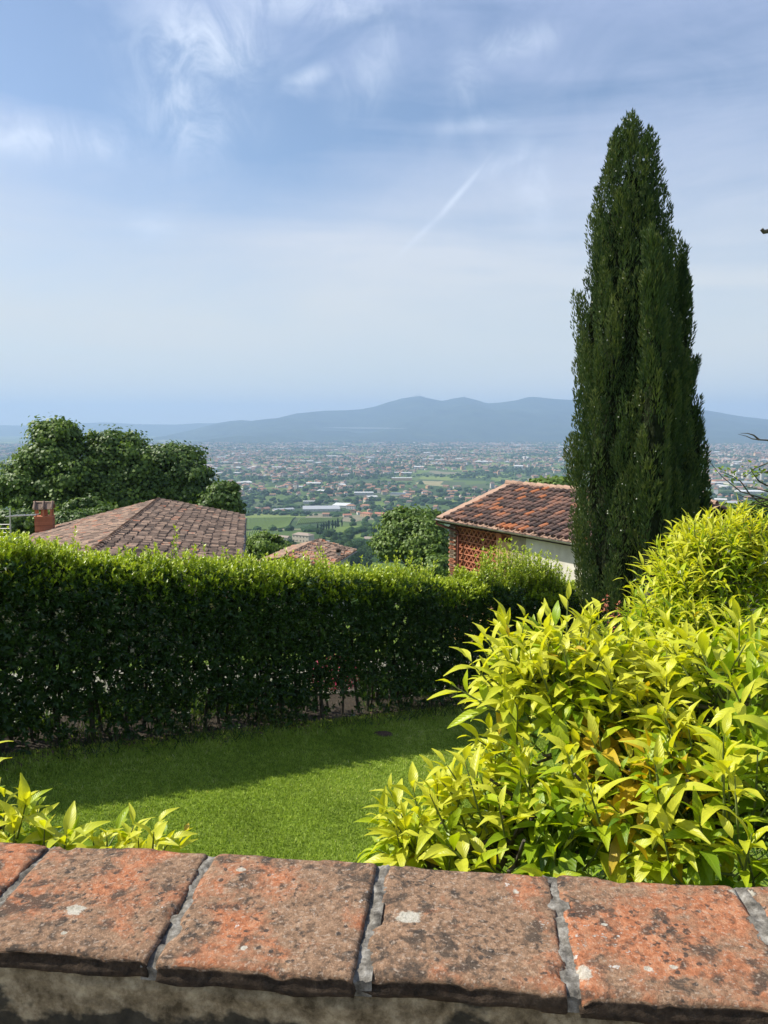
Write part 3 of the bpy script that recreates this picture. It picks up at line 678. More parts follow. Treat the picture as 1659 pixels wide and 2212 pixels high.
# ------------------------------------------------------------------ hedge
def hedge():
    zt0 = at(0, 1216, 8.84)[2]; zt1 = at(1000, 1268, 14.1)[2]; Lh = np.linalg.norm((HB - HA)[:2])
    def top(t): return zt0 + (zt1 - zt0) * t / Lh
    T0, T1 = -3.2, 14.5; TH = 1.15
    base = np.array([HA[0], HA[1], 0]); base[2] = float(ground(base[0], base[1]))
    root = thing('laurel_hedge', 'tall clipped dark laurel hedge with sunlit lime new growth along its top, behind the lawn', 'hedge', tuple(base))
    def place(t, w, z): return np.stack([HA[0] + HD[0] * t + HN[0] * w, HA[1] + HD[1] * t + HN[1] * w, z], -1)
    mb = MB()
    def rosettes(P, axis, nl, size, tint, spread=.9, tmpl=LT4):
        n_ = len(P); axis = unit(axis)
        a0 = rng.uniform(0, 2 * math.pi, n_)
        Fm = frames(axis, rvec(n_))
        for k in range(nl):
            an = a0 + k * 2.4
            rad = Fm[:, :, 0] * np.cos(an)[:, None] + Fm[:, :, 2] * np.sin(an)[:, None]
            op = spread * rng.uniform(.6, 1.15, n_)
            d = unit(axis * np.cos(op)[:, None] + rad * np.sin(op)[:, None])
            up = axis + np.array([0, 0, .5]) 
            s = size * rng.uniform(.7, 1.15, n_)
            mb.scatter(*tmpl, frames(d, up), P + axis * (rng.uniform(-.02, .05, n_))[:, None], s, np.clip(tint + rng.normal(0, .07, n_), 0, 1))
    # front face
    def fnoise(t, z): return np.array([mnoise.fractal(Vector((a * .9, b * 1.1, 4)), 1, 2, 4) for a, b in zip(t, z)])
    nF = 21000
    t = rng.uniform(T0, T1, nF); hgt = rng.random(nF) ** .85
    zg = ground(HA[0] + HD[0] * t, HA[1] + HD[1] * t); zt = top(t)
    z = zg + .10 + (zt - zg - .10) * hgt
    fn = fnoise(t, z)
    bare = (z - zg < .62) & (rng.random(nF) < (.62 - (z - zg)) * 1.25)
    w0_ = np.zeros(nF); ug = (722 - 829.5) / FPX; tg = (ug * HA[1] - HA[0]) / (HD[0] - ug * HD[1])
    gapn = np.array([mnoise.noise(Vector((a * 1.3, 2, 11))) for a in t])
    bare |= (z - zg < .60) & (z - zg > .1) & ((np.abs(t - .75 * np.clip(w0_, 0, 1) - tg) < .45) | (gapn > .28)) & (rng.random(nF) < .72)
    layer = rng.random(nF)
    w = -.04 + .16 * fn + np.where(layer < .55, rng.uniform(-.05, .08, nF), rng.uniform(.08, .4, nF)) + .10 * (hgt > .93)
    keep = ~bare & ((layer < .55) | (rng.random(nF) < .9))
    t, z, w, layer, zg, zt, hgt, fn = (a[keep] for a in (t, z, w, layer, zg, zt, hgt, fn))
    P = place(t, w, z)
    ax = np.stack([-HN[0] * np.ones(len(t)), -HN[1] * np.ones(len(t)), np.full(len(t), .35)], -1) + rng.normal(0, .45, (len(t), 3))
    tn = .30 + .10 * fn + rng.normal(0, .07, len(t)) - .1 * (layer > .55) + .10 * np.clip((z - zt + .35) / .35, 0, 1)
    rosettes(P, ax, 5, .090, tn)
    # filling behind, and back face
    nB = 10500
    t = rng.uniform(T0, T1, nB); zg = ground(HA[0] + HD[0] * t, HA[1] + HD[1] * t); zt = top(t)
    z = zg + .35 + (zt - zg - .45) * rng.random(nB) ** .9
    wB = rng.uniform(.35, TH, nB); kB = ~((np.abs(t - .75 * wB - tg) < .5) & (z - zg < .95)); t, z, wB = t[kB], z[kB], wB[kB]
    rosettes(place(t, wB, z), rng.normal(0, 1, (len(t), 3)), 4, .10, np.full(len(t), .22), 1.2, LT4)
    # top: new growth
    nT = 11500
    t = rng.uniform(T0, T1, nT); w = np.where(rng.random(nT) < .3, rng.uniform(-.12, .2, nT), rng.uniform(-.12, TH, nT))
    bumpy = np.array([mnoise.fractal(Vector((a * 1.6, b * 1.6, 7)), 1, 2, 4) for a, b in zip(t, w)])
    lvl = rng.random(nT)
    z = top(t) - .20 + .13 * bumpy + .22 * lvl - .30 * np.clip((.12 - w) / .24, 0, 1) * rng.random(nT)
    P = place(t, w, z)
    ax = np.stack([rng.normal(0, .4, nT), rng.normal(0, .4, nT), np.full(nT, 1.)], -1)
    patch = np.array([mnoise.noise(Vector((a * .7, 3, 2))) for a in t])
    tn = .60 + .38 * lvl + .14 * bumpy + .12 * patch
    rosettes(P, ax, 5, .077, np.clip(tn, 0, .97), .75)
    # upright shoots standing above the clipped top
    nS = 900
    t = rng.uniform(T0, T1, nS); w = rng.uniform(-.05, TH - .1, nS)
    hs = rng.uniform(.05, .24, nS) * (1 + .9 * (rng.random(nS) < .12))
    # clumps that rise higher at picked places
    for (x, hh, k) in ((1058, .72, 80), (1085, .45, 40), (1122, .90, 60), (1150, .80, 50), (1178, .75, 50), (1205, .80, 60), (1160, .6, 40), (1195, .7, 70), (1225, .6, 70), (905, .50, 26), (690, .55, 10), (700, .35, 18), (560, .30, 26), (640, .28, 20), (372, .55, 5), (365, .25, 14), (440, .35, 8), (128, .22, 40), (88, .34, 40), (60, .22, 40), (30, .34, 50), (5, .26, 40), (165, .24, 20), (480, .22, 10), (520, .3, 10), (600, .28, 14), (225, .22, 14), (840, .25, 14), (770, .25, 14), (1180, .4, 40)):
        # parameter along the hedge whose top shows at picture x
        u = (x - 829.5) / FPX; tt = (u * HA[1] - HA[0]) / (HD[0] - u * HD[1])
        t = np.concatenate([t, tt + rng.normal(0, .13, k)]); w = np.concatenate([w, rng.uniform(.0, TH * .7, k)])
        hs = np.concatenate([hs, hh * rng.uniform(.35, 1.1, k)])
    ph = px(place(t, w, top(t))); low_ = (ph[:, 0] > 935) & (ph[:, 0] < 1036); hs = np.where(low_, hs * .45, hs)
    nS = len(t); z0 = top(t) - .05
    lean = rng.normal(0, .10, (nS, 2))
    for fr in np.linspace(.15, 1, 6):
        z = z0 + hs * fr; P = place(t, w, z); P[:, :2] += lean * (hs * fr)[:, None] * 1.5
        ax = np.stack([lean[:, 0] + rng.normal(0, .15, nS), lean[:, 1] + rng.normal(0, .15, nS), np.ones(nS)], -1)
        sel = (hs * fr > .03)
        tn = .70 + .28 * fr + rng.normal(0, .05, nS)
        rosettes(P[sel], ax[sel], 4, .070, np.clip(tn[sel], 0, .97), .8)
    sub(mb, base).build('foliage', M['hedge'], root, kind='stuff')
    st = MB()
    P0 = place(t, w, z0 - .1); P1 = place(t, w, z0 + hs); P1[:, :2] += lean * hs[:, None] * 1.5
    for a, b in zip(P0[::1], P1[::1]): st.tube([a, b], [.004, .002], 3, cap=False)
    # inner twigs
    for _ in range(700):
        tt = rng.uniform(T0, T1); zg = float(ground(HA[0] + HD[0] * tt, HA[1] + HD[1] * tt)); zz = rng.uniform(.15, 1.9)
        a = place(np.array([tt]), np.array([rng.uniform(.2, .9)]), np.array([zg + zz]))[0]
        st.tube([a, a + np.array([rng.normal(0, .12), rng.normal(0, .12), .35])], [.006, .003], 3, cap=False)
    sub(st, base).build('twigs', M['bark'], root, kind='stuff')
    # stems: each its own part
    tt = T0 + .3
    while tt < T1 - .3:
        for k in range(int(rng.integers(1, 3))):
            t1 = tt + rng.normal(0, .07); w1 = rng.uniform(.25, .75)
            zg = float(ground(HA[0] + HD[0] * t1 + HN[0] * w1, HA[1] + HD[1] * t1 + HN[1] * w1))
            pts = []; dt, dw = rng.normal(0, .05), rng.normal(0, .05); h_ = rng.uniform(1.2, 2.1)
            for q in np.linspace(0, 1, 5):
                pts.append(place(np.array([t1 + dt * q * 3 + rng.normal(0, .012)]), np.array([w1 + dw * q * 3]), np.array([zg - .05 + h_ * q]))[0])
            r0 = rng.uniform(.018, .040); m_ = MB(); m_.tube(pts, np.linspace(r0, r0 * .5, 5), 6)
            sub(m_, base).build('stem', M['bark'], root, smooth=True)
        tt += rng.uniform(.16, .34)
hedge()

# weeds and pink azalea seen through the hedge's foot
def low_plants():
    mb = MB(); n_ = 16000
    t = rng.uniform(-2.5, 12.5, n_); w = np.where(rng.random(n_) < .4, rng.uniform(-.40, 1.0, n_), rng.uniform(1.0, 1.9, n_))
    X = HA[0] + HD[0] * t + HN[0] * w; Y = HA[1] + HD[1] * t + HN[1] * w
    den = np.array([mnoise.noise(Vector((a * 1.4, b * 2, 9))) for a, b in zip(t, w)])
    k = (den > -.12) & ~((np.abs(t - .75 * w - (( (722 - 829.5) / FPX) * HA[1] - HA[0]) / (HD[0] - ((722 - 829.5) / FPX) * HD[1])) < .6) & (w > -.1)); X, Y, w = X[k], Y[k], w[k]; n_ = len(X)
    P = np.stack([X, Y, ground(X, Y)], -1)
    d = unit(np.stack([rng.normal(0, .5, n_), rng.normal(0, .5, n_), np.ones(n_)], -1))
    mb.scatter([[-.5, 0, 0], [.5, 0, 0], [.25, .6, .1], [-.2, .55, .12], [.1, 1, .45]], [[0, 1, 2], [0, 2, 3], [3, 2, 4]], frames(d, rvec(n_)), P,
               np.stack([rng.uniform(.008, .02, n_) * np.where(w > 1, 2.5, 1), rng.uniform(.08, .26, n_) * np.where(w > 1, 1.9, 1), rng.uniform(.08, .2, n_)], -1), np.clip(rng.normal(.35, .2, n_), 0, 1))
    mb.build('undergrowth', M['hedge'], kind='stuff')
    # fallen leaves
    mb = MB(); n_ = 1500; t = rng.uniform(-2, 9, n_); w = rng.normal(-.12, .16, n_)
    X = HA[0] + HD[0] * t + HN[0] * w; Y = HA[1] + HD[1] * t + HN[1] * w
    P = np.stack([X, Y, ground(X, Y) + .02], -1)
    mb.scatter(*LT4, frames(np.stack([rng.normal(size=n_), rng.normal(size=n_), rng.normal(0, .3, n_)], -1), np.array([0, 0, 1.]) + rng.normal(0, .3, (n_, 3))), P, rng.uniform(.04, .07, n_), .5)
    mb.build('fallen_leaves', mat('dry_leaf', (.13, .085, .05), .9), kind='stuff')
    pink = mat('pink_petal', (.75, .10, .20), .6)
    for i, (x, y, lab) in enumerate(((722, 1512, 'pink azalea in flower glimpsed through the bare foot of the hedge, the larger one'), (744, 1500, 'smaller pink azalea glimpsed between two hedge stems'))):
        r = ray(x, y); P = None
        for s in np.linspace(6, 20, 300):
            q = r * s / r[1]
            if (q[0] - HA[0]) * HN[0] + (q[1] - HA[1]) * HN[1] > 1.9 + .3 * i: P = q; break
        g = float(ground(P[0], P[1])); root = thing('azalea', lab, 'shrub', (P[0], P[1], g), 'pink azaleas behind the hedge')
        rad = .42 - .12 * i; c0 = np.array([0, 0, max(P[2] - g, .3)]); n_ = 900 if i == 0 else 500
        d = rvec(n_); Q = c0 + d * rad * rng.uniform(.6, 1, (n_, 1)) * np.array([1.2, 1, .8])
        m1 = MB(); m1.scatter(*LT4, frames(rvec(n_), d), Q, .07, .4); m1.build('foliage', M['hedge'], root, kind='stuff')
        m2 = MB(); Q2 = c0 + d * rad * 1.03 * np.array([1.2, 1, .8]); m2.scatter(*LT4, frames(rvec(n_), d), Q2, .06, .5); m2.build('blossom', pink, root, kind='stuff')
        m3 = MB(); m3.tube([(0, 0, 0), (0.02, 0, c0[2] * .5), c0], [.03, .025, .02], 6); m3.build('trunk', M['bark'], root)
low_plants()

# ------------------------------------------------------------------ cypresses
def lobe_profile(samples):
    s = np.array(samples, float); return lambda z: (np.interp(z, s[:, 0], s[:, 1]), np.interp(z, s[:, 0], s[:, 2]))
SPRAY = (np.array([[-.10, 0, 0], [.10, 0, 0], [-.15, .45, .0], [.14, .5, 0], [-.05, .8, .02], [.02, 1.15, 0], [0, .1, -.08], [0, .1, .08], [0, 1.0, .0], [0, .5, .14], [0, .45, -.14]]),
         np.array([[0, 5, 2], [0, 3, 5], [6, 10, 8], [6, 8, 9]]))
def cypress(Y, xs, label, dens, tint0, cones, seed, plume=(.45, .95), radc=1.0, airy=False, coref=.69, ydepth=1.0):
    """xs: rows of (picture y, left x, right x), top to bottom, giving the outline at depth Y."""
    global rng; rng_keep = rng; rng = np.random.default_rng(int(seed * 10)); rows = []
    for (y, xl, xr) in xs:
        p = at((xl + xr) / 2, y, Y); rows.append((p[2], p[0], (xr - xl) / 2 / FPX * px(p)[0, 2]))
    rows = sorted(rows); rw = np.array(rows)
    cx = lambda z: np.interp(z, rw[:, 0], rw[:, 1]); hw = lambda z: np.interp(z, rw[:, 0], rw[:, 2])
    zb, zt = rw[0, 0], rw[-1, 0]
    bx = float(cx(zb)); g = float(ground(bx, Y)); base = np.array([bx, Y, g])
    root = thing('cypress_tree', label, 'tree', tuple(base), 'cypresses at the end of the hedge')
    # dark inner mass: solid core added to block light through the crown
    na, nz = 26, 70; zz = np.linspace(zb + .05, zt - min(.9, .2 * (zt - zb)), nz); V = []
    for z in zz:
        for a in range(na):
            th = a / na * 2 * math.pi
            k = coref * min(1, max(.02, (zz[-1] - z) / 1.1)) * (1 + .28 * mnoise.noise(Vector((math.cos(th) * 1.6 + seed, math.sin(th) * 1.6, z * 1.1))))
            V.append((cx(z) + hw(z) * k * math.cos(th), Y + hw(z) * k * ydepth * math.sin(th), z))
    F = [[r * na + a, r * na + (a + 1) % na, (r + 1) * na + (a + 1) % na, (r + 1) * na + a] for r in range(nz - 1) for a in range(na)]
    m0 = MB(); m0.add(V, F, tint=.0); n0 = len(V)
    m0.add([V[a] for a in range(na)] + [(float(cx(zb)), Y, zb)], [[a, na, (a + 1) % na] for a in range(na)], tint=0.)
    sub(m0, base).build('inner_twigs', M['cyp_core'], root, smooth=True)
    # plumes
    area = sum(hw(z) for z in zz) / nz * 2 * math.pi * (zt - zb)
    nP = int(dens * area); P0 = []; 
    za = np.linspace(zb + .05, zt - .48, 90); w = np.maximum(hw(za), .16); pz = w / w.sum()
    zc = rng.choice(za, nP, p=pz) + rng.uniform(-.1, .1, nP)
    th = rng.uniform(0, 2 * math.pi, nP)
    # keep mostly the sides one can see from the garden, thinner at the back
    nt_ = 34; zc = np.concatenate([zc, zt - .50 - 1.5 * rng.random(nt_) ** 1.2, np.full(3, zt - .36)]); th = np.concatenate([th, rng.uniform(0, 6.28, nt_ + 3)]); nP = len(zc)
    back = np.sin(th) > .55; kb = ~back | (rng.random(nP) < .45) | (np.arange(nP) > nP - 38); zc, th = zc[kb], th[kb]; nP = len(zc)
    mb = MB(); mc = MB(); cone_pts = []
    clump = np.array([mnoise.noise(Vector((math.cos(t) * 2.2 + seed, math.sin(t) * 2.2, z * .9))) for t, z in zip(th, zc)])
    fine = np.array([mnoise.noise(Vector((math.cos(t) * 5 + seed, math.sin(t) * 5, z * 1.9 + 3))) for t, z in zip(th, zc)])
    for i in range(nP):
        z, t = zc[i], th[i]; r = float(hw(z)) * radc
        L = rng.uniform(*plume) * (1 if r > .4 else .7); rp = rng.uniform(.07, .13) * (1 if r > .4 else .75)
        out = np.array([math.cos(t), math.sin(t) * ydepth, 0])
        kk = min(1., .3 + r * .9)
        rr = r * (.88 + .26 * kk * clump[i] + .20 * kk * fine[i]) - rp * (.5 if r > .5 else .9)
        if i >= nP - 30: rr = r * rng.random() * .75
        b = np.array([cx(z), Y, z - L * .55]) + out * max(rr, 0.01) * .93
        ax = unit(np.array([0, 0, 1.]) + out * rng.uniform(.02, .16) + rng.normal(0, .05, 3))
        m = int(rng.uniform(.8, 1.2) * 110 * (L / .7))
        s = rng.random(m) ** .9
        prof = np.sin(np.pi * np.clip(s * .93 + .07, 0, 1)) ** .7 * rp * (1 - .25 * s)
        ph = rng.uniform(0, 2 * math.pi, m); Fx = frames(ax[None], out[None] + .01)[0]
        rad = Fx[:, 0] * np.cos(ph)[:, None] + Fx[:, 2] * np.sin(ph)[:, None]
        Q = b + ax * (s * L)[:, None] + rad * prof[:, None]
        d = unit(ax * 1.0 + rad * rng.uniform(.15, .65, (m, 1)) + rng.normal(0, .16, (m, 3)))
        sz = rng.uniform(.055, .095, m) if not airy else rng.uniform(.06, .12, m)
        tn = tint0 + .16 * clump[i] + .14 * fine[i] + rng.normal(0, .10) + rng.normal(0, .08, m) + .12 * s
        mb.scatter(*SPRAY, frames(d, rad), Q, np.stack([sz * .8, sz, sz * .8], -1), np.clip(tn, 0, 1))
        if rng.random() < cones:
            for _ in range(int(rng.integers(1, 3))):
                k = rng.integers(0, m); cone_pts.append(Q[k] + rad[k] * .03)
    sub(mb, base).build('foliage', M['cypress'], root, kind='stuff')
    if cone_pts:
        C = np.array(cone_pts); ph = (1 + 5 ** .5) / 2
        oc = np.array([[1, 0, 0], [-1, 0, 0], [0, 1, 0], [0, -1, 0], [0, 0, 1], [0, 0, -1]], float); of = np.array([[0, 2, 4], [2, 1, 4], [1, 3, 4], [3, 0, 4], [2, 0, 5], [1, 2, 5], [3, 1, 5], [0, 3, 5]])
        mc.scatter(oc, of, frames(rvec(len(C)), rvec(len(C))), C, rng.uniform(.011, .017, len(C)), .5)
        sub(mc, base).build('cones', M['cone'], root, smooth=True, kind='stuff')
    tr = MB(); tr.tube([base + (0, 0, -.1), base + (0.02, 0, (zb - g) * .6), (cx(zb + .5), Y, zb + .6), (cx((zb + zt) / 2), Y, (zb + zt) / 2)], [.17 * radc, .14, .12, .05], 9)
    sub(tr, base).build('trunk', M['bark'], root, smooth=True); rng = rng_keep
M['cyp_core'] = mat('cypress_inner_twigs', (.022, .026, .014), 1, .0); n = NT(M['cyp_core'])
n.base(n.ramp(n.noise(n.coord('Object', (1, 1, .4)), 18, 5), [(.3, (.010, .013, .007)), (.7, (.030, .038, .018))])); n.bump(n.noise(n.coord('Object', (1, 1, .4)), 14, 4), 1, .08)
M['cone'] = mat('cypress_cone', (.50, .50, .40), .6)
cypress(13.5, [(224, 1363, 1371), (245, 1352, 1381), (290, 1338, 1394), (345, 1300, 1422), (400, 1296, 1430), (450, 1290, 1435), (520, 1272, 1438), (600, 1266, 1450), (700, 1250, 1464), (800, 1238, 1480), (900, 1228, 1490), (1000, 1226, 1502), (1100, 1228, 1505), (1200, 1236, 1495), (1300, 1256, 1465), (1380, 1275, 1440), (1440, 1310, 1410)],
        'tallest cypress of the clump, broad dark cone dotted with pale cones', 20, .66, .40, 3.1)
cypress(12.45, [(470, 1406, 1412), (510, 1398, 1420), (580, 1390, 1430), (700, 1383, 1436), (850, 1377, 1442), (1000, 1372, 1448), (1150, 1370, 1452), (1260, 1375, 1445)],
        'slim brighter green cypress spire standing against the front of the tallest one', 18, .70, .12, 8.4, (.4, .8), 1.0, True, .6)
cypress(13.9, [(502, 1468, 1472), (560, 1458, 1481), (650, 1444, 1490), (750, 1440, 1497), (850, 1430, 1508), (950, 1425, 1522), (1050, 1422, 1532), (1130, 1420, 1534), (1220, 1425, 1505), (1320, 1430, 1480)],
        'darker cypress on the right shoulder of the tallest one, with a thin feathery tip', 17, .56, .10, 5.7, (.4, .8), 1.0, True, .62)

# red-tipped shrub before the cypress foot
def tip_shrub():
    c0 = at(1335, 1370, 9.5); g = float(ground(c0[0], c0[1])); root = thing('photinia_shrub', 'small loose green shrub with red new tips before the cypress foot', 'shrub', (c0[0], c0[1], g))
    mb = MB(); st = MB(); red = MB()
    for i, (x, y) in enumerate(((1310, 1290), (1322, 1330), (1335, 1305), (1350, 1360), (1375, 1345), (1300, 1350), (1330, 1385), (1300, 1395), (1365, 1390), (1400, 1380))):
        tip = at(x, y, 9.5 + rng.uniform(-.15, .15)) - (c0[0], c0[1], g); b = np.array([rng.normal(0, .05), rng.normal(0, .05), tip[2] * .3]); 
        st.tube([(0, 0, 0), b, b * .4 + tip * .6, tip], [.012, .009, .006, .003], 5)
        for s in np.linspace(.05, 1, 34):
            p = b + (tip - b) * s; k = 5
            (red if (s > .86 and i in (0, 2, 4, 1)) else mb).scatter(*LT4, frames(rvec(k) + (0, 0, .5), np.tile((0, 0, 1.), (k, 1)) + rng.normal(0, .4, (k, 3))), p + rng.normal(0, .05 * (1.3 - s), (k, 3)), .055, .55 + .2 * s)
    mb.build('foliage', M['hedge'], root, kind='stuff'); red.build('new_tips', mat('red_new_leaf', (.42, .14, .07), .5), root, kind='stuff'); st.build('stem', M['bark'], root)
tip_shrub()

# ------------------------------------------------------------------ citrus
def citrus_leaf_mesh(seed, L, W, arch, fold, tint, lo=False):
    r = np.random.default_rng(seed)
    ny, nx = (9, 5) if not lo else (6, 3)
    vs = np.linspace(0, 1, ny); us = np.linspace(-1, 1, nx); V = []; UV = []; wv = r.uniform(0, 6.28); tw = r.normal(0, .25); side = r.normal(0, .10)
    for v in vs:
        wid = W * ((math.sin(math.pi * min(1, max(v - .06, 0) / .94) ** .80) ** .95) if .06 < v < .995 else 0.0)
        wid = max(wid, .0016)
        y = L * (v - .10 * arch * v * v); zc = -arch * L * v ** 2 * .55 + .10 * L * v
        for u in us:
            x = u * wid; z = zc + fold * abs(u) * wid + .035 * W * 2 * math.sin(v * 13 + wv + (1.5 if u > 0 else 0)) * abs(u)
            a = tw * v; V.append((x * math.cos(a) + side * L * v * v, y, z + x * math.sin(a))); UV.append((.5 + u / 2, v))
    i = np.arange(nx * ny).reshape(ny, nx)
    F = np.stack([i[:-1, :-1], i[:-1, 1:], i[1:, 1:], i[1:, :-1]], -1).reshape(-1, 4)
    return np.array(V), F, np.array(UV)
def petiole(V, F, UV): pass

LV = []
for k in range(5):
    for (tb, n_) in ((.22, 0), (.42, 0), (.60, 0), (.76, 0), (.86, 0), (.985, 0)):
        LV.append((k, tb))
def citrus(name_label, Pbase, lobes, nshoots, leafL, parts, seed, tmean, extra=(), inner=.35, leaf_n=(6, 9), clipfn=None, shoot_len=(.09, .17), slender=1.0, group=None, blossoms=0, old=None, skirt=.3):
    """lobes: (centre, radii, weight). Shoots sit on the shell of the lobes and point up and outwards."""
    r = np.random.default_rng(seed); base = np.asarray(Pbase, float)
    root = thing('citrus_shrub', name_label, 'shrub', tuple(base), group)
    variants = {}
    def var(k, ti):
        if (k, ti) not in variants:
            V, F, UV = citrus_leaf_mesh(seed * 100 + k, leafL, leafL * (.128 + .024 * (k % 3)) * slender, (.35, .7, 1.0, .5, .85, 1.25)[k], (.55, .4, .3, .65, .45, .35)[k], ti)
            variants[k, ti] = (V, F, UV)
        return variants[k, ti]
    los = {}
    def varlo(k):
        if k not in los: los[k] = citrus_leaf_mesh(seed * 100 + k, leafL, leafL * (.128 + .024 * (k % 3)) * slender, (.35, .7, 1.0, .5, .85, 1.25)[k], (.55, .4, .3, .65, .45, .35)[k], 0, True)
        return los[k]
    leaves = []; st = MB(); wsum = sum(l[2] for l in lobes)
    shoots = []
    for (c, rad, wt) in lobes:
        c = np.asarray(c, float); rad = np.asarray(rad, float); m = int(nshoots * wt / wsum)
        for _ in range(m):
            d = unit(r.normal(size=3)); 
            if d[2] < -.55: d[2] *= -1
            deep = r.random() < inner
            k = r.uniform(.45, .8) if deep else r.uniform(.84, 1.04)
            p = c + d * rad * k
            inside = any(np.sum(((p - np.asarray(c2)) / np.asarray(r2)) ** 2) < .45 for (c2, r2, _) in lobes if c2 is not c) and not deep
            if inside and r.random() < .7: continue
            ax = unit(d * rad / rad.max() * .7 + np.array([0, 0, .75]) + r.normal(0, .22, 3))
            shoots.append((p, ax, r.uniform(*shoot_len), deep, c, k))
    for (x, y, Y, ax, ln) in extra:
        p = at(x, y, Y); shoots.append((p, unit(np.array(ax, float)), ln, False, np.asarray(lobes[0][0], float), 1.0))
    # the skirt of the bush, down to the ground
    ctr = np.mean([np.asarray(l[0]) for l in lobes[:3]], 0); ext = skirt
    if ext:
        zt_ = min(c[2] - rad[2] for c, rad, _ in lobes) - .18; H_ = zt_ - base[2] - .25; nn_ = int(240 * H_ * ext)
        for _ in range(nn_):
            z_ = base[2] + .3 + H_ * r.random(); th_ = r.uniform(0, 6.28); rr_ = ext * r.uniform(.55, 1.0) * (.75 + .25 * (z_ - base[2]) / H_)
            p = np.array([ctr[0] + rr_ * math.cos(th_), max(ctr[1] + .25 + rr_ * .75 * math.sin(th_), 1.62), z_])
            shoots.append((p, unit(np.array([math.cos(th_) * .8, math.sin(th_) * .8, .6])), r.uniform(.10, .18), r.random() < .25, np.array([ctr[0], ctr[1] + .25, z_]), 1.0))
    zlo = min(c[2] - rad[2] for c, rad, _ in lobes); zhi = max(c[2] + rad[2] for c, rad, _ in lobes)
    for (p, ax, ln, deep, c, kk) in shoots:
        if clipfn and not clipfn(p): continue
        # p is the shoot's middle; stem curves up
        b = p - ax * ln * .6; tp = p + ax * ln * .4
        st.tube([b - ax * .05 + (c - b) * .12, b, p, tp], [.0038, .0032, .0025, .0012], 5, tint=.5, cap=False)
        nl = int(r.integers(*leaf_n)); a0 = r.uniform(0, 6.28); Fx = frames(ax[None], np.array([[.3, .2, .9]]) + .01)[0]
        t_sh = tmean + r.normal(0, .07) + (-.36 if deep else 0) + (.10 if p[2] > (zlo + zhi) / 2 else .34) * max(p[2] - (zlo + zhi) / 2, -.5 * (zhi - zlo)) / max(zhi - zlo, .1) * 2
        for q in range(nl):
            s = q / max(nl - 1, 1); an = a0 + q * 2.4
            rad_ = Fx[:, 0] * math.cos(an) + Fx[:, 2] * math.sin(an)
            op = 1.18 - .85 * s + r.normal(0, .15)
            d = unit(ax * math.cos(op) + rad_ * math.sin(op) + np.array([0, 0, -.10]))
            size = (1.05 - .45 * s ** 2) * r.uniform(.55, 1.22)
            pos = b + ax * ln * s
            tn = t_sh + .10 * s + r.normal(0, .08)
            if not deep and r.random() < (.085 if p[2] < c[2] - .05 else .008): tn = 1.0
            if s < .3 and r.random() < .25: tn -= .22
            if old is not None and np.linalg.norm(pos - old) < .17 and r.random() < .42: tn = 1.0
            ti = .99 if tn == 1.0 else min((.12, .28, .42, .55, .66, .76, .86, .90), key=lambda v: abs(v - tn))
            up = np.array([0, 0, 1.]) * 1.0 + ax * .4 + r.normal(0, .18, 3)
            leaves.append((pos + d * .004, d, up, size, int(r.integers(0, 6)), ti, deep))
    # the 300 that show largest become parts, the rest one mass
    PP = np.array([l[0] for l in leaves]); Q = px(PP)
    vis = (Q[:, 0] > -80) & (Q[:, 0] < 1740) & (Q[:, 1] < 2000) & (Q[:, 1] > 0)
    score = np.array([l[3] for l in leaves]) / Q[:, 2] * np.where(vis, 1, .01) * np.array([.3 if l[6] else 1. for l in leaves])
    score *= 1 + .6 * ((PP[:, 1] < np.median(PP[:, 1])))
    order = np.argsort(-score); part_ids = set(order[:parts].tolist()); rest = MB(); meshes = {}
    Rs = frames(np.array([l[1] for l in leaves]), np.array([l[2] for l in leaves]))
    from mathutils import Matrix
    for i, l in enumerate(leaves):
        V, F, UV = var(l[4], 0)
        if i in part_ids:
            key = (l[4], l[5])
            if key not in meshes:
                m_ = MB(); m_.add(V, F, tint=l[5], uv=UV); meshes[key] = m_.mesh('leaf', M['citrus'], True)
            o = bpy.data.objects.new('leaf', meshes[key]); COL.objects.link(o); o.parent = root
            mt = Matrix(Rs[i].tolist()).to_4x4() @ Matrix.Diagonal((l[3], l[3], l[3], 1)); mt.translation = Vector(l[0] - base)
            o.matrix_local = mt
        else:
            Vl, Fl, UVl = varlo(l[4])
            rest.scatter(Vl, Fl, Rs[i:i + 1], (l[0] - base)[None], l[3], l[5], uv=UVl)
    rest.build('leaves', M['citrus'], root, smooth=True, kind='stuff')
    sub(st, base).build('twigs', M['twig'], root, smooth=True, kind='stuff')
    if blossoms:
        bl = MB(); PPv = [l for l in shoots if not l[3]]
        for (p, ax, ln, *_r) in [PPv[i] for i in r.permutation(len(PPv))[:blossoms]]:
            q = p + ax * ln * .3 + r.normal(0, .02, 3); a5 = np.arange(5) * 1.2566; Fx = frames(ax[None], np.array([[.3, .2, .9]]) + .01)[0]
            rd = Fx[:, 0][None] * np.cos(a5)[:, None] + Fx[:, 2][None] * np.sin(a5)[:, None]
            bl.scatter(*LT4, frames(rd + ax * .5, np.tile(ax, (5, 1))), np.tile(q - base, (5, 1)), .016, .5)
        bl.build('blossom', M['petal'], root, kind='stuff')
    # trunk and limbs
    c0 = np.asarray(lobes[0][0], float); tr = MB(); fork = np.array([base[0] * .6 + c0[0] * .4, base[1] * .6 + c0[1] * .4, c0[2] - lobes[0][1][2] * 1.0])
    tr.tube([base, base * .5 + fork * .5 + (.03, .02, 0), fork], [.045, .036, .03], 9)
    sub(tr, base).build('trunk', M['bark'], root, smooth=True)
    br = [MB() for _ in range(1)]; nb = 0
    sel = r.permutation(len(shoots))[:min(60, len(shoots))]
    limbs = []
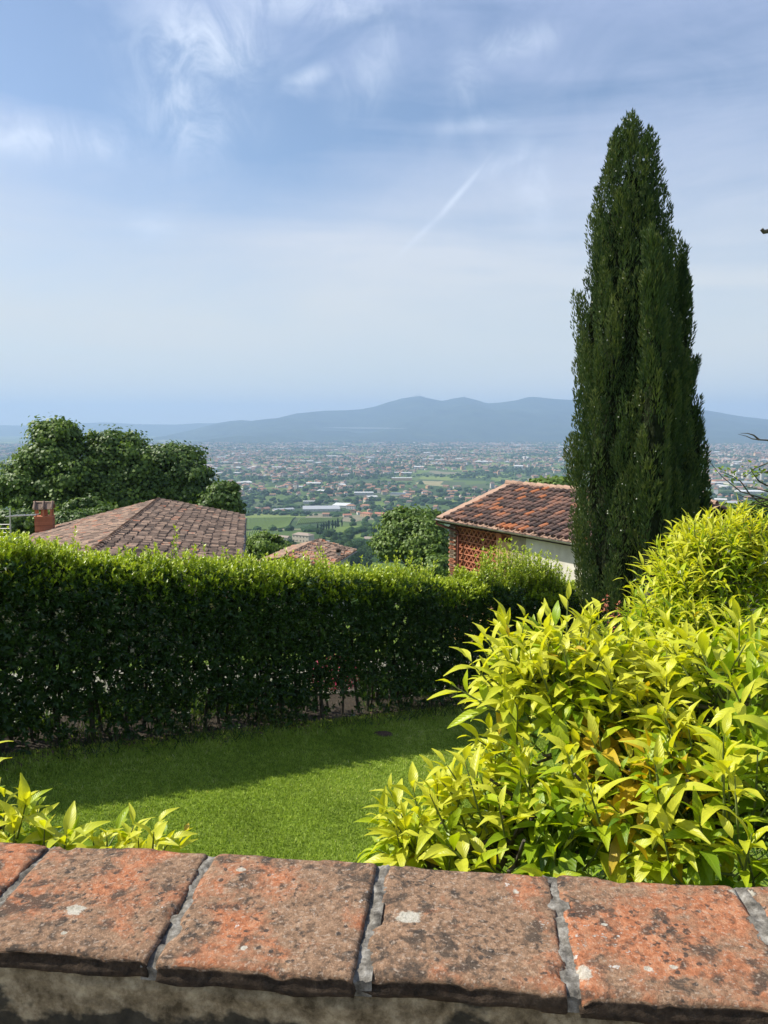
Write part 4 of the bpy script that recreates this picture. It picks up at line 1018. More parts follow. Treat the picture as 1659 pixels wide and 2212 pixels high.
    for (c, rad, wt) in lobes:
        c = np.asarray(c, float); mid = fork * .5 + c * .5 + r.normal(0, .04, 3)
        lm = MB(); end = c + np.array([0, 0, .25 * rad[2]]); lm.tube([fork, mid, c, end], [.022, .018, .014, .009], 7); sub(lm, base).build('branch', M['bark'], root, smooth=True)
        for _ in range(7):
            d = unit(r.normal(size=3) + (0, 0, .4)); e_ = c + d * np.asarray(rad) * .82; m2 = c * .5 + e_ * .5 + r.normal(0, .03, 3) - (0, 0, .03)
            lm = MB(); lm.tube([mid * .3 + c * .7, m2, e_], [.010, .007, .004], 6); sub(lm, base).build('branch', M['bark'], root, smooth=True)

M['petal'] = mat('white_petal', (.8, .79, .72), .5)
def gp(X, Y): return (X, Y, float(ground(X, Y)))
cA = at(1500, 1660, 2.15)
citrus('big yellow-green citrus shrub with large glossy leaves leaning over the wall at the right', gp(cA[0], cA[1] + .25),
       [(cA, (.50, .42, .32), 3.0), (at(1250, 1560, 2.2), (.27, .27, .27), 1.5), (at(1165, 1465, 2.25), (.17, .2, .14), .6), (at(1390, 1490, 2.35), (.28, .25, .13), 1.0), (at(1620, 1520, 2.05), (.30, .3, .17), 1.1), (at(1330, 1740, 1.95), (.28, .22, .2), 1.1), (at(1560, 1760, 1.8), (.30, .20, .2), 1.1)],
       520, .112, 300, 11, .83, skirt=.6, old=at(1375, 1700, 1.93),
       extra=[(1225, 1345, 2.15, (0, 0, 1), .16), (1270, 1375, 2.2, (.2, 0, 1), .14), (1175, 1385, 2.2, (-.2, 0, 1), .14), (1110, 1400, 2.2, (-.4, 0, .9), .14), (1035, 1450, 2.15, (-.6, 0, .7), .14), (1010, 1500, 2.1, (-.8, 0, .5), .13), (1050, 1610, 2.1, (-.8, 0, .5), .12), (1150, 1440, 2.1, (-.2, -.2, 1), .13), (1300, 1420, 2.2, (0, 0, 1), .13)])
citrus('low spreading arm of yellow-green citrus just above the wall, left of the big one', gp(.30, 1.95),
       [(at(960, 1850, 2.0), (.20, .2, .13), 1.2), (at(1090, 1790, 1.95), (.20, .18, .16), 1.2), (at(1190, 1850, 1.85), (.16, .16, .16), .9)], 90, .110, 300, 23, .83,
       extra=[(900, 1740, 2.0, (-.2, 0, 1), .13), (945, 1730, 2.0, (0, 0, 1), .12), (855, 1790, 2.0, (-.6, 0, .8), .13), (845, 1850, 2.0, (-.9, 0, .4), .12), (990, 1740, 2.0, (.2, 0, 1), .12), (1060, 1730, 2.0, (0, 0, 1), .12), (880, 1830, 1.95, (-.7, -.1, .6), .12)])
cB = at(1585, 1300, 3.9)
citrus('taller light green orange tree with narrow leaves and small white blossom behind the big shrub', gp(cB[0] + .1, 4.1),
       [(cB, (.50, .42, .36), 2.5), (at(1480, 1330, 3.9), (.22, .3, .30), 1.2), (at(1590, 1190, 4.0), (.24, .28, .15), 1.1), (at(1700, 1245, 4.0), (.35, .3, .22), 1.0), (at(1440, 1400, 3.7), (.24, .25, .24), 1.4), (at(1560, 1420, 3.5), (.35, .25, .22), 1.2), (at(1540, 1230, 3.9), (.22, .25, .22), 1.0)], 640, .108, 300, 31, .82,
       extra=[(1550, 1150, 4.0, (-.1, 0, 1), .18), (1590, 1138, 4.0, (0, 0, 1), .18), (1640, 1145, 4.0, (.1, 0, 1), .16), (1460, 1200, 3.95, (-.3, 0, 1), .16), (1440, 1250, 3.9, (-.5, 0, .9), .16), (1405, 1330, 3.8, (-.5, 0, .8), .14), (1655, 1170, 4, (0, 0, 1), .16)], slender=.62, skirt=.55, blossoms=26, leaf_n=(9, 14), shoot_len=(.14, .24))
citrus('yellow-green citrus tips rising over the wall at the left edge', gp(-1.0, 1.85),
       [(at(-70, 1820, 1.75), (.13, .15, .08), 1.0), (at(60, 1860, 1.75), (.10, .12, .05), .8)], 18, .105, 300, 41, .84, inner=.15,
       extra=[(8, 1765, 1.75, (.1, 0, 1), .12), (48, 1768, 1.75, (.3, 0, 1), .09), (-42, 1670, 1.8, (.3, 0, 1), .13), (30, 1815, 1.7, (.1, 0, 1), .08), (95, 1818, 1.7, (.1, 0, 1), .08), (140, 1828, 1.7, (.2, 0, 1), .07)])
citrus('small clump of bright citrus tips just above the wall, right of the left-edge one', gp(-.62, 1.85),
       [(at(280, 1885, 1.75), (.11, .10, .05), 1.0)], 9, .088, 300, 43, .86, inner=.1,
       extra=[(205, 1842, 1.72, (-.1, 0, 1), .09), (232, 1838, 1.72, (0, 0, 1), .09), (262, 1845, 1.72, (.1, 0, 1), .08), (300, 1842, 1.72, (0, 0, 1), .09), (330, 1832, 1.72, (.1, 0, 1), .10), (345, 1848, 1.72, (.6, 0, .8), .09)])

# ------------------------------------------------------------------ tiled roofs
def coppo(L=.45, w0=.097, w1=.076, rise=.098, seg=5):
    V = []; F = []
    for (y, w, h, off) in ((0, w0, rise, .040), (L, w1, rise * .85, 0)):
        for k in range(seg + 1):
            a = math.pi * k / seg; V.append((-w * math.cos(a), y, off + h * math.sin(a)))
    for k in range(seg + 1):
        a = math.pi * k / seg; V.append((-(w0 - .02) * math.cos(a), 0.004, .040 - .016 + (rise - .014) * math.sin(a) - .002))
    m = seg + 1
    for k in range(seg): F.append((k, k + 1, m + k + 1, m + k)); F.append((k, 2 * m + k, 2 * m + k + 1, k + 1))
    return np.array(V), np.array(F)
COPPO = coppo()
def panv(L=.42, w=.12):
    V = []; 
    for (y, z) in ((0, .018), (L, 0)):
        for (x, dz) in ((-w, .028), (-w * .5, .006), (w * .5, .006), (w, .028)): V.append((x, y, z + dz))
    V += [(-w, 0, 0), (-w * .5, 0, 0), (w * .5, 0, 0), (w, 0, 0)]
    F = [(0, 1, 5, 4), (1, 2, 6, 5), (2, 3, 7, 6), (0, 8, 9, 1), (1, 9, 10, 2), (2, 10, 11, 3)]
    return np.array(V), np.array(F)
PAN = panv()
def slope_tiles(root, base, O, U, S, nU, nS, pitch, expo, mt, mpan, budget, tintf, visf, jit=1.0, scale=1.0, name='roof_tile'):
    """O lower corner, U along the eave, S up the slope."""
    U = unit(U); S = unit(S); Nn = unit(np.cross(U, S)); 
    if Nn[2] < 0: Nn = -Nn
    I, J = np.meshgrid(np.arange(nU), np.arange(nS), indexing='ij'); I = I.ravel(); J = J.ravel(); n_ = len(I)
    P = O + U * ((I + .5) * pitch)[:, None] + S * (J * expo)[:, None] + Nn * .04
    sag = np.array([mnoise.noise(Vector((i * .11, j * .25, 3.3))) for i, j in zip(I, J)]) * .035 * jit
    off = np.array([mnoise.noise(Vector((i * .9, 1, 7.7))) for i in I]) * .03 * jit
    P = P + Nn * (sag + rng.normal(0, .005 * jit, n_))[:, None] + S * (rng.normal(0, .030 * jit, n_) + off * 2.2)[:, None] + U * (rng.normal(0, .007 * jit, n_))[:, None]
    yaw = rng.normal(0, .028 * jit, n_); pit = rng.normal(0, .014 * jit, n_)
    Sd = S + U * yaw[:, None] + Nn * pit[:, None]; Rm = frames(Sd, np.tile(Nn, (n_, 1)) + U * rng.normal(0, .05 * jit, n_)[:, None])
    tint = np.clip(tintf(I, J, n_), 0, 1)
    score = visf(P)
    order = np.argsort(-score); idx = order[:budget]; rest = order[budget:]
    variants = [MB() for _ in range(9)]; ms = []
    for k, v in enumerate(variants):
        v.add(COPPO[0] * scale, COPPO[1], tint=k / 8); ms.append(v.mesh(name, mt, False))
    from mathutils import Matrix
    for i in idx:
        o = bpy.data.objects.new(name, ms[int(round(tint[i] * 8))]); COL.objects.link(o); o.parent = root
        m_ = Matrix(Rm[i].tolist()).to_4x4(); m_.translation = Vector(P[i] - base); o.matrix_local = m_
    if len(rest):
        mb = MB(); mb.scatter(*COPPO, Rm[rest], P[rest] - base, scale, tint[rest]); mb.build(name + 's', mt, root, kind='stuff')
    if mpan:
        I2, J2 = np.meshgrid(np.arange(nU + 1), np.arange(nS), indexing='ij'); I2 = I2.ravel(); J2 = J2.ravel(); n2 = len(I2)
        P2 = O + U * (I2 * pitch)[:, None] + S * (J2 * expo - .03)[:, None] + Nn * rng.normal(.0, .004, n2)[:, None] + S * rng.normal(0, .01, n2)[:, None]
        mb = MB(); mb.scatter(*PAN, np.tile(frames(S[None], Nn[None]), (n2, 1, 1)), P2 - base, scale, np.clip(rng.normal(.5, .2, n2), 0, 1)); mb.build('pan_tiles', mpan, root, kind='stuff')
def ridge_caps(root, base, A, B, mt, tintf, expo=.36, scale=1.35, name='ridge_tile', budget=60):
    d = B - A; Ln = np.linalg.norm(d); d = d / Ln; n_ = int(Ln / expo); parts = []
    mb = MB(); 
    for k in range(n_):
        P = A + d * (k * expo) + (0, 0, .03 + rng.normal(0, .006)); R = frames((d + rng.normal(0, .015, 3))[None], np.array([[0, 0, 1.]]))[0]
        if k < budget:
            m_ = MB(); m_.scatter(*COPPO, R[None], (P - base)[None], scale, float(np.clip(tintf(), 0, 1))); m_.build(name, mt, root)
        else: mb.scatter(*COPPO, R[None], (P - base)[None], scale, float(np.clip(tintf(), 0, 1)))
    if mb.n: mb.build(name + 's', mt, root, kind='stuff')
def prism_walls(mb, base, corners, zt, zb, mat=0):
    c = [np.array([*q[:2], 0.]) for q in corners]; m = len(c)
    for k in range(m):
        a, b = c[k], c[(k + 1) % m]
        mb.add([a + (0, 0, zb) - base, b + (0, 0, zb) - base, b + (0, 0, zt) - base, a + (0, 0, zt) - base], [[0, 1, 2, 3]], mat)
def hit_vertical(x, y, P0, nrm):
    r = ray(x, y); s = ((P0 - 0) @ nrm) / (r @ nrm); return r * s

# ---- the broad weathered roof on the left
def gable_house(label, name, Fpx, depth, Npx, Rpx, Lpx, extend, mt, mpan, tintL, tintR, budget, tile_pitch=.215, expo=.36, wallm=None, jit=1.0, group=None):
    F_ = at(*Fpx, depth); r = ray(*Npx); N_ = r * (F_[2] / r[2]); D = unit(F_ - N_); Q = np.array([D[1], -D[0], 0.])      # Q to the right
    N_ = N_ - D * extend
    s = (F_ @ D) / (ray(*Rpx) @ D); ER = ray(*Rpx) * s; s = (F_ @ D) / (ray(*Lpx) @ D); EL = ray(*Lpx) * s
    base = (F_ + N_) / 2; base[2] = float(ground(base[0], base[1])) - .2
    root = thing(name, label, 'house', tuple(base), group)
    Ln = np.linalg.norm(F_ - N_); 
    vis = lambda P: np.where((px(P)[:, 1] < 1222) & (px(P)[:, 0] > -10), 1 / px(P)[:, 2], .001 / px(P)[:, 2])
    for (E_, side, tf, bud) in ((ER, 1, tintR, budget[0]), (EL, -1, tintL, budget[1])):
        up = F_ - E_; w = np.linalg.norm(up); up = up / w; O = E_ - D * Ln
        nS = int(math.ceil((w + .05) / expo)); nU = int(Ln / tile_pitch)
        slope_tiles(root, base, O, D, up, nU, nS, tile_pitch, w / nS + .0, mt, mpan, bud, tf, vis, jit)
    ridge_caps(root, base, N_, F_, mt, lambda: rng.normal(.62, .12))
    # deck, walls, gutter
    mb = MB(); t = .05
    dk = lambda p: p - base - (0, 0, .05)
    mb.add([dk(ER), dk(F_), dk(EL), dk(ER - D * Ln), dk(N_), dk(EL - D * Ln)], [[0, 1, 4, 3], [1, 2, 5, 4]], 0)
    mb.add([dk(ER) - (0, 0, .1), dk(F_) - (0, 0, .1), dk(EL) - (0, 0, .1), dk(ER - D * Ln) - (0, 0, .1), dk(N_) - (0, 0, .1), dk(EL - D * Ln) - (0, 0, .1)], [[0, 3, 4, 1], [1, 4, 5, 2]], 0)
    mb.build('roof_deck', M['wood'], root)
    wl = MB(); zb = base[2] - 1.0
    cr, cl = ER - Q * .45, EL + Q * .45; ztr = cr[2] - .1; ztl = cl[2] - .1
    o = .3
    A1, B1, C1, A2, B2, C2 = cr - D * o, F_ - D * o, cl - D * o, cr - D * (Ln - o), N_ + D * o, cl - D * (Ln - o)
    def W(p, z): return np.array([p[0], p[1], z]) - base
    zrr = F_[2] - .2
    dz_r = (F_[2] - ER[2]) / np.linalg.norm((F_ - ER)[:2]); dz_l = (F_[2] - EL[2]) / np.linalg.norm((F_ - EL)[:2])
    zR = ER[2] + .45 * dz_r - .16; zL = EL[2] + .45 * dz_l - .16
    wl.add([W(A1, zb), W(A1, zR), W(B1, zrr), W(C1, zL), W(C1, zb)], [[0, 1, 2], [0, 2, 4], [2, 3, 4]])
    wl.add([W(A2, zb), W(A2, zR), W(B2, zrr), W(C2, zL), W(C2, zb)], [[0, 2, 1], [0, 4, 2], [2, 4, 3]])
    wl.add([W(A1, zb), W(A2, zb), W(A2, zR), W(A1, zR)], [[0, 1, 2, 3]]); wl.add([W(C1, zb), W(C2, zb), W(C2, zL), W(C1, zL)], [[0, 3, 2, 1]])
    wl.build('wall', wallm or M['stone'], root)
    g = MB(); ga = ER + Q * .07 - (0, 0, .05) - base
    an = np.linspace(math.pi, 2 * math.pi, 7); prof = [(.07 * math.cos(a), .06 * math.sin(a)) for a in an]
    V = [ga + Q * a + (0, 0, b) - D * s for s in (-.1, Ln + .1) for a, b in prof]; g.add(V, [[k, k + 1, 8 + k, 7 + k] for k in range(6)])
    V2 = [ga + Q * a * .9 + (0, 0, b * .9 + .002) - D * s for s in (-.1, Ln + .1) for a, b in prof]; g.add(V2, [[k, 7 + k, 8 + k, k + 1] for k in range(6)])
    g.build('gutter', M['zinc'], root, smooth=True)
    return root, base, F_, N_, D, Q, ER, EL
tl = lambda I, J, n_: .58 + rng.normal(0, .22, n_) + .3 * (rng.random(n_) < .04)
tr_ = lambda I, J, n_: .36 + rng.normal(0, .22, n_) + .45 * (rng.random(n_) < .03)
root, base, F1, N1, D1, Q1, ER1, EL1 = gable_house('low house under a broad weathered brown tile roof with a brick chimney at its left', 'tiled_house', (345, 1080), 43, (205, 1195), (528, 1115), (100, 1146), 3.5, M['tile_old'], M['tile_pan'], tl, tr_, (210, 90))

def chimney(root, base):
    nl = unit(np.cross(D1, EL1 - F1)); 
    if nl[2] < 0: nl = -nl
    r = ray(98, 1152); P = r * ((F1 @ nl) / (r @ nl)); S = px(P)[0, 2] / FPX      # metres per picture unit there
    w = 36 * S; zt = P[2]
    yaw = .25; c, s_ = math.cos(yaw), math.sin(yaw); Rz = np.array([[c, -s_, 0], [s_, c, 0], [0, 0, 1]])
    b = P - base; mb = MB(); h = 37 * S
    # body of thin brick courses
    nc = 11; ch = h / nc
    mb.box(b + (0, 0, h / 2 - .15), (w - .03, w * .8 - .03, h + .3), Rz, tint=.3)
    for k in range(nc):
        o = MB(); o.box(b + (0, 0, (k + .5) * ch) + rng.normal(0, .003, 3), (w + rng.normal(0, .004), w * .8, ch * .78), Rz, tint=float(np.clip(rng.normal(.45, .2), 0, 1)))
        mb_list.append(o)
    return mb, b, w, h, Rz, S
mb_list = []
def build_chimney():
    chim_me, b, w, h, Rz, S = chimney(root, base)
    ch = chim_me.build('chimney', M['brick'], root)
    for o in mb_list: o.build('brick_course', M['brick'], ch)
    d = w * .8
    l = MB(); l.box(b + (0, 0, h + .012), (w * 1.08, d * 1.08, .035), Rz, tint=.7); l.build('ledge', M['brick'], ch)
    hh = 15 * S
    for (x, y) in ((-.42, -.38), (.42, -.38), (-.42, .38), (.42, .38), (0, -.40)):
        p = MB(); p.box(b + Rz @ np.array([x * w, y * d, 0]) + (0, 0, h + .03 + hh / 2), (.085, .085, hh), Rz, tint=.6); p.build('pillar', M['brick'], ch)
    ip = MB(); ip.box(b + (0, 0, h + .03 + hh / 2), (w * .35, d * .3, hh), Rz, tint=.5); ip.build('flue', M['brick'], ch)
    z0 = h + .03 + hh; rise = 13 * S
    for sgn in (-1, 1):
        Sx = unit(Rz @ np.array([0, -sgn * d * .5, rise])); Ux = Rz @ np.array([1., 0, 0]) 
        s = MB(); cc = b + Rz @ np.array([0, sgn * d * .27, 0]) + (0, 0, z0 + rise * .55)
        s.box(cc, (w * 1.12, math.hypot(d * .60, rise), .03), np.stack([Ux, Sx, unit(np.cross(Ux, Sx))], -1), tint=.5); s.build('cap_slab', M['tile_old'], ch)
        for k, x in enumerate((-.48, 0, .48)):
            t = MB(); o = b + Rz @ np.array([x * w, sgn * d * .60, 0]) + (0, 0, z0 + .03)
            sc = math.hypot(d * .60, rise) / .45 * 1.0
            nrm = unit(np.cross(Ux, Sx)); nrm = nrm if nrm[2] > 0 else -nrm
            t.scatter(*COPPO, frames(Sx[None], nrm[None]), o[None], np.array([[.8, sc, .8]]), .45); t.build('cap_tile', M['tile_old'], ch)
    rd = MB(); rd.scatter(*COPPO, frames((Rz @ np.array([1., 0, 0]))[None], np.array([[0, 0, 1.]])), (b + Rz @ np.array([-w * .58, 0, 0]) + (0, 0, z0 + rise))[None], np.array([[.9, w * 1.16 / .45, .7]]), .85)
    rd.build('cap_ridge', M['tile_old'], ch)
build_chimney()

# ---- small roof in the middle distance
root3, base3, F3, N3, D3, Q3, ER3, EL3 = gable_house('small outbuilding with a rusty tile roof and stubby flue showing over the hedge middle', 'tiled_outbuilding', (692, 1168), 50, (626, 1200), (769, 1189), (634, 1181), 0.6, M['tile_old'], M['tile_pan'],
    lambda I, J, n_: .80 + rng.normal(0, .1, n_), lambda I, J, n_: .55 + rng.normal(0, .28, n_) + .3 * (I < 9), (200, 90), .25, .36, M['plaster_white'], 1.6)
def flue_pot():
    nr = unit(np.cross(D3, ER3 - F3)); nr = nr if nr[2] > 0 else -nr
    r = ray(731, 1202); P = r * ((F3 @ nr) / (r @ nr)); S = px(P)[0, 2] / FPX
    b = P - base3; m = MB(); m.box(b + (0, 0, 3 * S), (9 * S, 9 * S, 12 * S)); f = m.build('flue', M['plaster_white'], root3)
    m = MB()
    for k in range(3): m.box(b + (0, 0, 10.5 * S + k * 2.6 * S), (11 * S, 11 * S, .8 * S))
    m.box(b + (0, 0, 13 * S), (5 * S, 5 * S, 9 * S)); m.build('flue_cap', M['wood'], f)
flue_pot()

# ---- brick barn with lattice openings on the right
def barn():
    E0 = at(945, 1121, 27.0); r = ray(1210, 1167); E1 = r * (E0[2] / r[2]); U = unit(E1 - E0); s = (E0 @ U) / (ray(1095, 1049) @ U); R0 = ray(1095, 1049) * s
    up = R0 - E0; w = np.linalg.norm(up); up = up / w; Ln = 8.9
    Qh = unit(np.array([up[0], up[1], 0]))                 # horizontal, from the eave to the ridge
    base = E0 + U * Ln / 2 + Qh * 3; base[2] = float(ground(base[0], base[1])) - .3
    root = thing('brick_barn', 'brick barn with red lattice openings under a dark and orange tile roof beside the cypress', 'barn', tuple(base))
    vis = lambda P: np.where(px(P)[:, 0] < 1228, 1 / px(P)[:, 2], .001)
    tf = lambda I, J, n_: .30 + rng.normal(0, .16, n_) + .52 * (rng.random(n_) < .13) + .12 * (np.array([mnoise.noise(Vector((i * .4, j * .5, 1))) for i, j in zip(I, J)]) > .2)
    nS = int(math.ceil(w / .355)); pitch = .255
    slope_tiles(root, base, E0 + U * .35, U, up, int((Ln - .3) / pitch), nS, pitch, w / nS, M['tile_red'], M['tile_pan'], 290, tf, vis, .8)
    # verge of flat tiles at the left edge
    n_ = int(w / .36)
    for k in range(n_ + 1):
        v = MB(); Nn = unit(np.cross(U, up)); Nn = Nn if Nn[2] > 0 else -Nn
        v.box(E0 + up * ((k + .5) * w / (n_ + 1)) + U * .15 + Nn * (.075 + .012 * (k % 2)) - base, (.34, w / (n_ + 1) * 1.06, .035), frames((up + Nn * .03)[None], Nn[None])[0], tint=float(np.clip(rng.normal(.6, .12), 0, 1)))
        v.build('verge_tile', M['tile_pan'], root)
    far = E0 + Qh * 2 * np.linalg.norm(up[:2] * w); far_up = unit(np.array([-up[0], -up[1], up[2]]))
    mb = MB(); dk = lambda p: p - base - (0, 0, .04)
    mb.add([dk(E0), dk(E0 + U * Ln), dk(R0 + U * Ln), dk(R0)], [[0, 1, 2, 3]]); mb.add([dk(far), dk(far + U * Ln), dk(R0 + U * Ln), dk(R0)], [[0, 3, 2, 1]])
    mb.add([dk(E0) - (0, 0, .08), dk(E0 + U * Ln) - (0, 0, .08), dk(R0 + U * Ln) - (0, 0, .08), dk(R0) - (0, 0, .08)], [[0, 3, 2, 1]])
    mb.add([dk(E0), dk(R0), dk(R0) - (0, 0, .08), dk(E0) - (0, 0, .08)], [[0, 1, 2, 3]])
    mb.build('roof_deck', M['wood'], root)
    # far slope tiles (only the ridge side shows)
    mb = MB(); nU = int(Ln / pitch); I, J = np.meshgrid(np.arange(nU), np.arange(nS)); I = I.ravel(); J = J.ravel()
    P = far + U * ((I + .5) * pitch)[:, None] + far_up * (J * w / nS)[:, None] + (0, 0, .04)
    nf = unit(np.cross(U, far_up)); nf = nf if nf[2] > 0 else -nf
    mb.scatter(*COPPO, frames(np.tile(far_up, (len(P), 1)), np.tile(nf, (len(P), 1))), P - base, 1.0, np.clip(rng.normal(.4, .2, len(P)), 0, 1)); mb.build('rear_roof_tiles', M['tile_red'], root, kind='stuff')
    ridge_caps(root, base, R0 + U * .0 + (0, 0, .03), R0 + U * Ln + (0, 0, .03), M['tile_pan'], lambda: rng.normal(.6, .15), .33, 1.15)
    # gutter and its brackets
    g = MB(); ga = E0 - Qh * .06 - base + (0, 0, .0); an = np.linspace(math.pi, 2 * math.pi, 7); prof = [(.065 * math.cos(a), .065 * math.sin(a)) for a in an]
    for sc in (1, .9):
        V = [ga + Qh * a * sc + (0, 0, b * sc) + U * t for t in (-.12, Ln) for a, b in prof]; g.add(V, [[k, k + 1, 8 + k, 7 + k] if sc == 1 else [k, 7 + k, 8 + k, k + 1] for k in range(6)])
    g.build('gutter', M['zinc'], root, smooth=True)
    # facade
    C = E0 + Qh * .32 + U * .33; Fn = -Qh
    zt = E0[2] + .02; zb = base[2]
    def sx(x, y=1160): h = hit_vertical(x, y, C, Qh); return (h - C) @ U
    s0, sp, s1, s2, s3, s4, s5 = 0, sx(968.5), sx(981), sx(1072), sx(1083), sx(1104), sx(1137)
    th = .30
    def blk(a, b, z0, z1, m, nm, proud=0., dep=th):
        v = MB(); c = C + U * (a + b) / 2 + Qh * (dep / 2 - proud) - base; c[2] = (z0 + z1) / 2 - base[2]
        v.box(c, (b - a, dep, z1 - z0), np.stack([U, Qh, np.array([0, 0, 1.])], -1)); return v.build(nm, m, root)
    zo = at(850, 1250, 27)[2]; 
    zl2 = hit_vertical(1092, 1170, C, Qh)[2]
    blk(s0, s1, zb, zt, M['stone'], 'corner_pier')
    blk(s2, s3, zl2, zt, M['brick'], 'brick_pier')
    blk(s1, s2, zb, zo - .6, M['plaster_ochre'], 'low_wall')
    blk(s2, s4, zb, zl2, M['plaster_ochre'], 'ochre_wall')
    blk(s4, s5, zb, zt, M['stone'], 'stone_wall')
    blk(s5, Ln - .4, zb, zt, M['plaster_white'], 'white_wall', .004)
    # bricks showing on the corner pier
    for k in range(40):
        zz = zt - .06 - k * .075
        if zz < zo - .5: break
        for (a, b) in ((s0, s0 + .24 + .1 * (k % 2)), (s1 - .2 - .1 * (k % 2), s1)):
            v = MB(); c = C + U * (a + b) / 2 - Qh * .006 - base; c[2] = zz - base[2]
            v.box(c, (b - a - .01, .03, .055), np.stack([U, Qh, np.array([0, 0, 1.])], -1), tint=float(np.clip(rng.normal(.5, .2), 0, 1))); v.build('brick', M['brick'] if rng.random() < .4 else M['stone'], root)
    # dark room behind, and remaining outer walls
    D_ = np.linalg.norm(up[:2] * w) * 2 - .64
    o = MB()
    def wq(a, da, b, db, m): 
        p0 = C + U * a + Qh * da; p1 = C + U * b + Qh * db
        o.add([np.array([p0[0], p0[1], zb]) - base, np.array([p1[0], p1[1], zb]) - base, np.array([p1[0], p1[1], zt]) - base, np.array([p0[0], p0[1], zt]) - base], [[0, 1, 2, 3]])
    wq(0, D_, 0, th, 0); wq(Ln - .4, th, Ln - .4, D_, 0); wq(Ln - .4, D_, 0, D_, 0)
    ap = C + Qh * D_ / 2
    o.add([np.array([C[0], C[1], zt]) - base, np.array([*(C + Qh * D_)[:2], zt]) - base, np.array([ap[0], ap[1], R0[2] - .12]) - base], [[0, 1, 2]])
    o.build('outer_walls', M['stone'], root)
    rm = MB(); a, b = s1 - .25, s4 + .2
    cs = [C + U * a + Qh * (th + .02), C + U * a + Qh * 2.6, C + U * b + Qh * 2.6, C + U * b + Qh * (th + .02)]
    for i in range(3):
        p0, p1 = cs[i], cs[i + 1]; rm.add([np.array([p0[0], p0[1], zb + .1]) - base, np.array([p1[0], p1[1], zb + .1]) - base, np.array([p1[0], p1[1], zt - .02]) - base, np.array([p0[0], p0[1], zt - .02]) - base], [[0, 1, 2, 3]])
    rm.add([np.array([q[0], q[1], zt - .02]) - base for q in cs], [[0, 1, 2, 3]]); rm.add([np.array([q[0], q[1], zo - .6]) - base for q in cs], [[0, 1, 2, 3]])
    rm.build('room', M['dark_room'], root)
    # lattice of bricks: level courses with slanting bricks between
    def lattice(a, b, z1, z0, first_bar):
        n = max(1, int(round((z1 - z0) / .232))); hz_ = (z1 - z0) / n; per = .235; nx_ = int((b - a) / per)
        per = (b - a) / nx_; dx = .12
        for k in range(n + 1):
            z = z1 - k * hz_
            if k == 0 and not first_bar: continue
            v = MB(); c = C + U * (a + b) / 2 + Qh * dx - base; c[2] = z - base[2]; v.box(c, (b - a, .11, .034), np.stack([U, Qh, np.array([0, 0, 1.])], -1), tint=.55); v.build('level_course', M['brick'], root)
        mesh = {}
        for sg in (-1, 1):
            v = MB(); L = math.hypot(per / 2, hz_ - .036); d = unit(U * sg * per / 2 + np.array([0, 0, hz_ - .036]))
            for tn in (.35, .6, .8):
                v = MB(); v.box((0, 0, 0), (.028, L * .97, .10), np.stack([unit(np.cross(d, Qh)), d, Qh], -1), tint=tn); mesh[sg, tn] = v.mesh('slanted_brick', M['brick'])
        for k in range(n):
            for j in range(nx_):
                for sg in (-1, 1):
                    c = C + U * (a + (j + .5 + (-.25 if sg > 0 else .25)) * per) + Qh * (dx + .0) - base; c[2] = z1 - (k + .5) * hz_ - base[2]
                    link('slanted_brick', mesh[sg, (.35, .6, .8)[int(rng.integers(0, 3))]], root, tuple(c))
    lattice(s1, s2, zt - .04, zo + .10, False); lattice(s3, s4, zt - .04, zl2 + .0, False)
    # downpipe with its swan neck
    p = MB(); a0 = C + U * .10 - Qh * .07; q0 = E0 + U * .04 - Qh * .06
    pts = [np.array([q0[0], q0[1], E0[2] - .06]), np.array([q0[0], q0[1], E0[2] - .16]), np.array([*(a0 + U * .42)[:2], E0[2] - .36]), np.array([*(a0 + U * .45)[:2], E0[2] - .50]), np.array([*(a0 + U * .45)[:2], zb])]
    p.tube(np.array(pts) - base, .042, 8); p.build('downpipe', M['copper'], root, smooth=True)
barn()

# television aerial at the far left
def aerial():
    P = at(20, 1150, 24); g = float(ground(P[0], P[1])); root = thing('television_aerial', 'grey television aerial on a thin pole by the oak at the left edge', 'aerial', (P[0], P[1], g))
    S = 24 / FPX; top_ = at(20, 1098, 24)[2] - g
    m = MB(); m.tube([(0, 0, 0), (0, 0, top_ * .6), (.06, 0, top_)], .022, 8); m.build('mast', M['metal_white'], root)
    zb = at(20, 1116, 24)[2] - g
    m = MB(); m.tube([(-.1, 0, zb), (.75, .25, zb + .02)], .015, 6); m.build('boom', M['metal_white'], root)
    for k in range(7):
        x = .12 + k * .1; m = MB(); m.tube([(x - .03, .09 + k * .033 - .22, zb + .03), (x + .03, .09 + k * .033 + .22, zb + .03)], .008, 5); m.build('element', M['metal_white'], root)
    for k in range(4):
        m = MB(); m.tube([(-.45, 0, zb - .25 - k * .13), (.05, .02, zb - .25 - k * .13)], .012, 5); m.build('rung', M['metal_white'], root)
    for x in (-.45,):
        m = MB(); m.tube([(x, 0, zb - .75), (x, 0, zb + .1)], .015, 5); m.build('side_rail', M['metal_white'], root)
aerial()

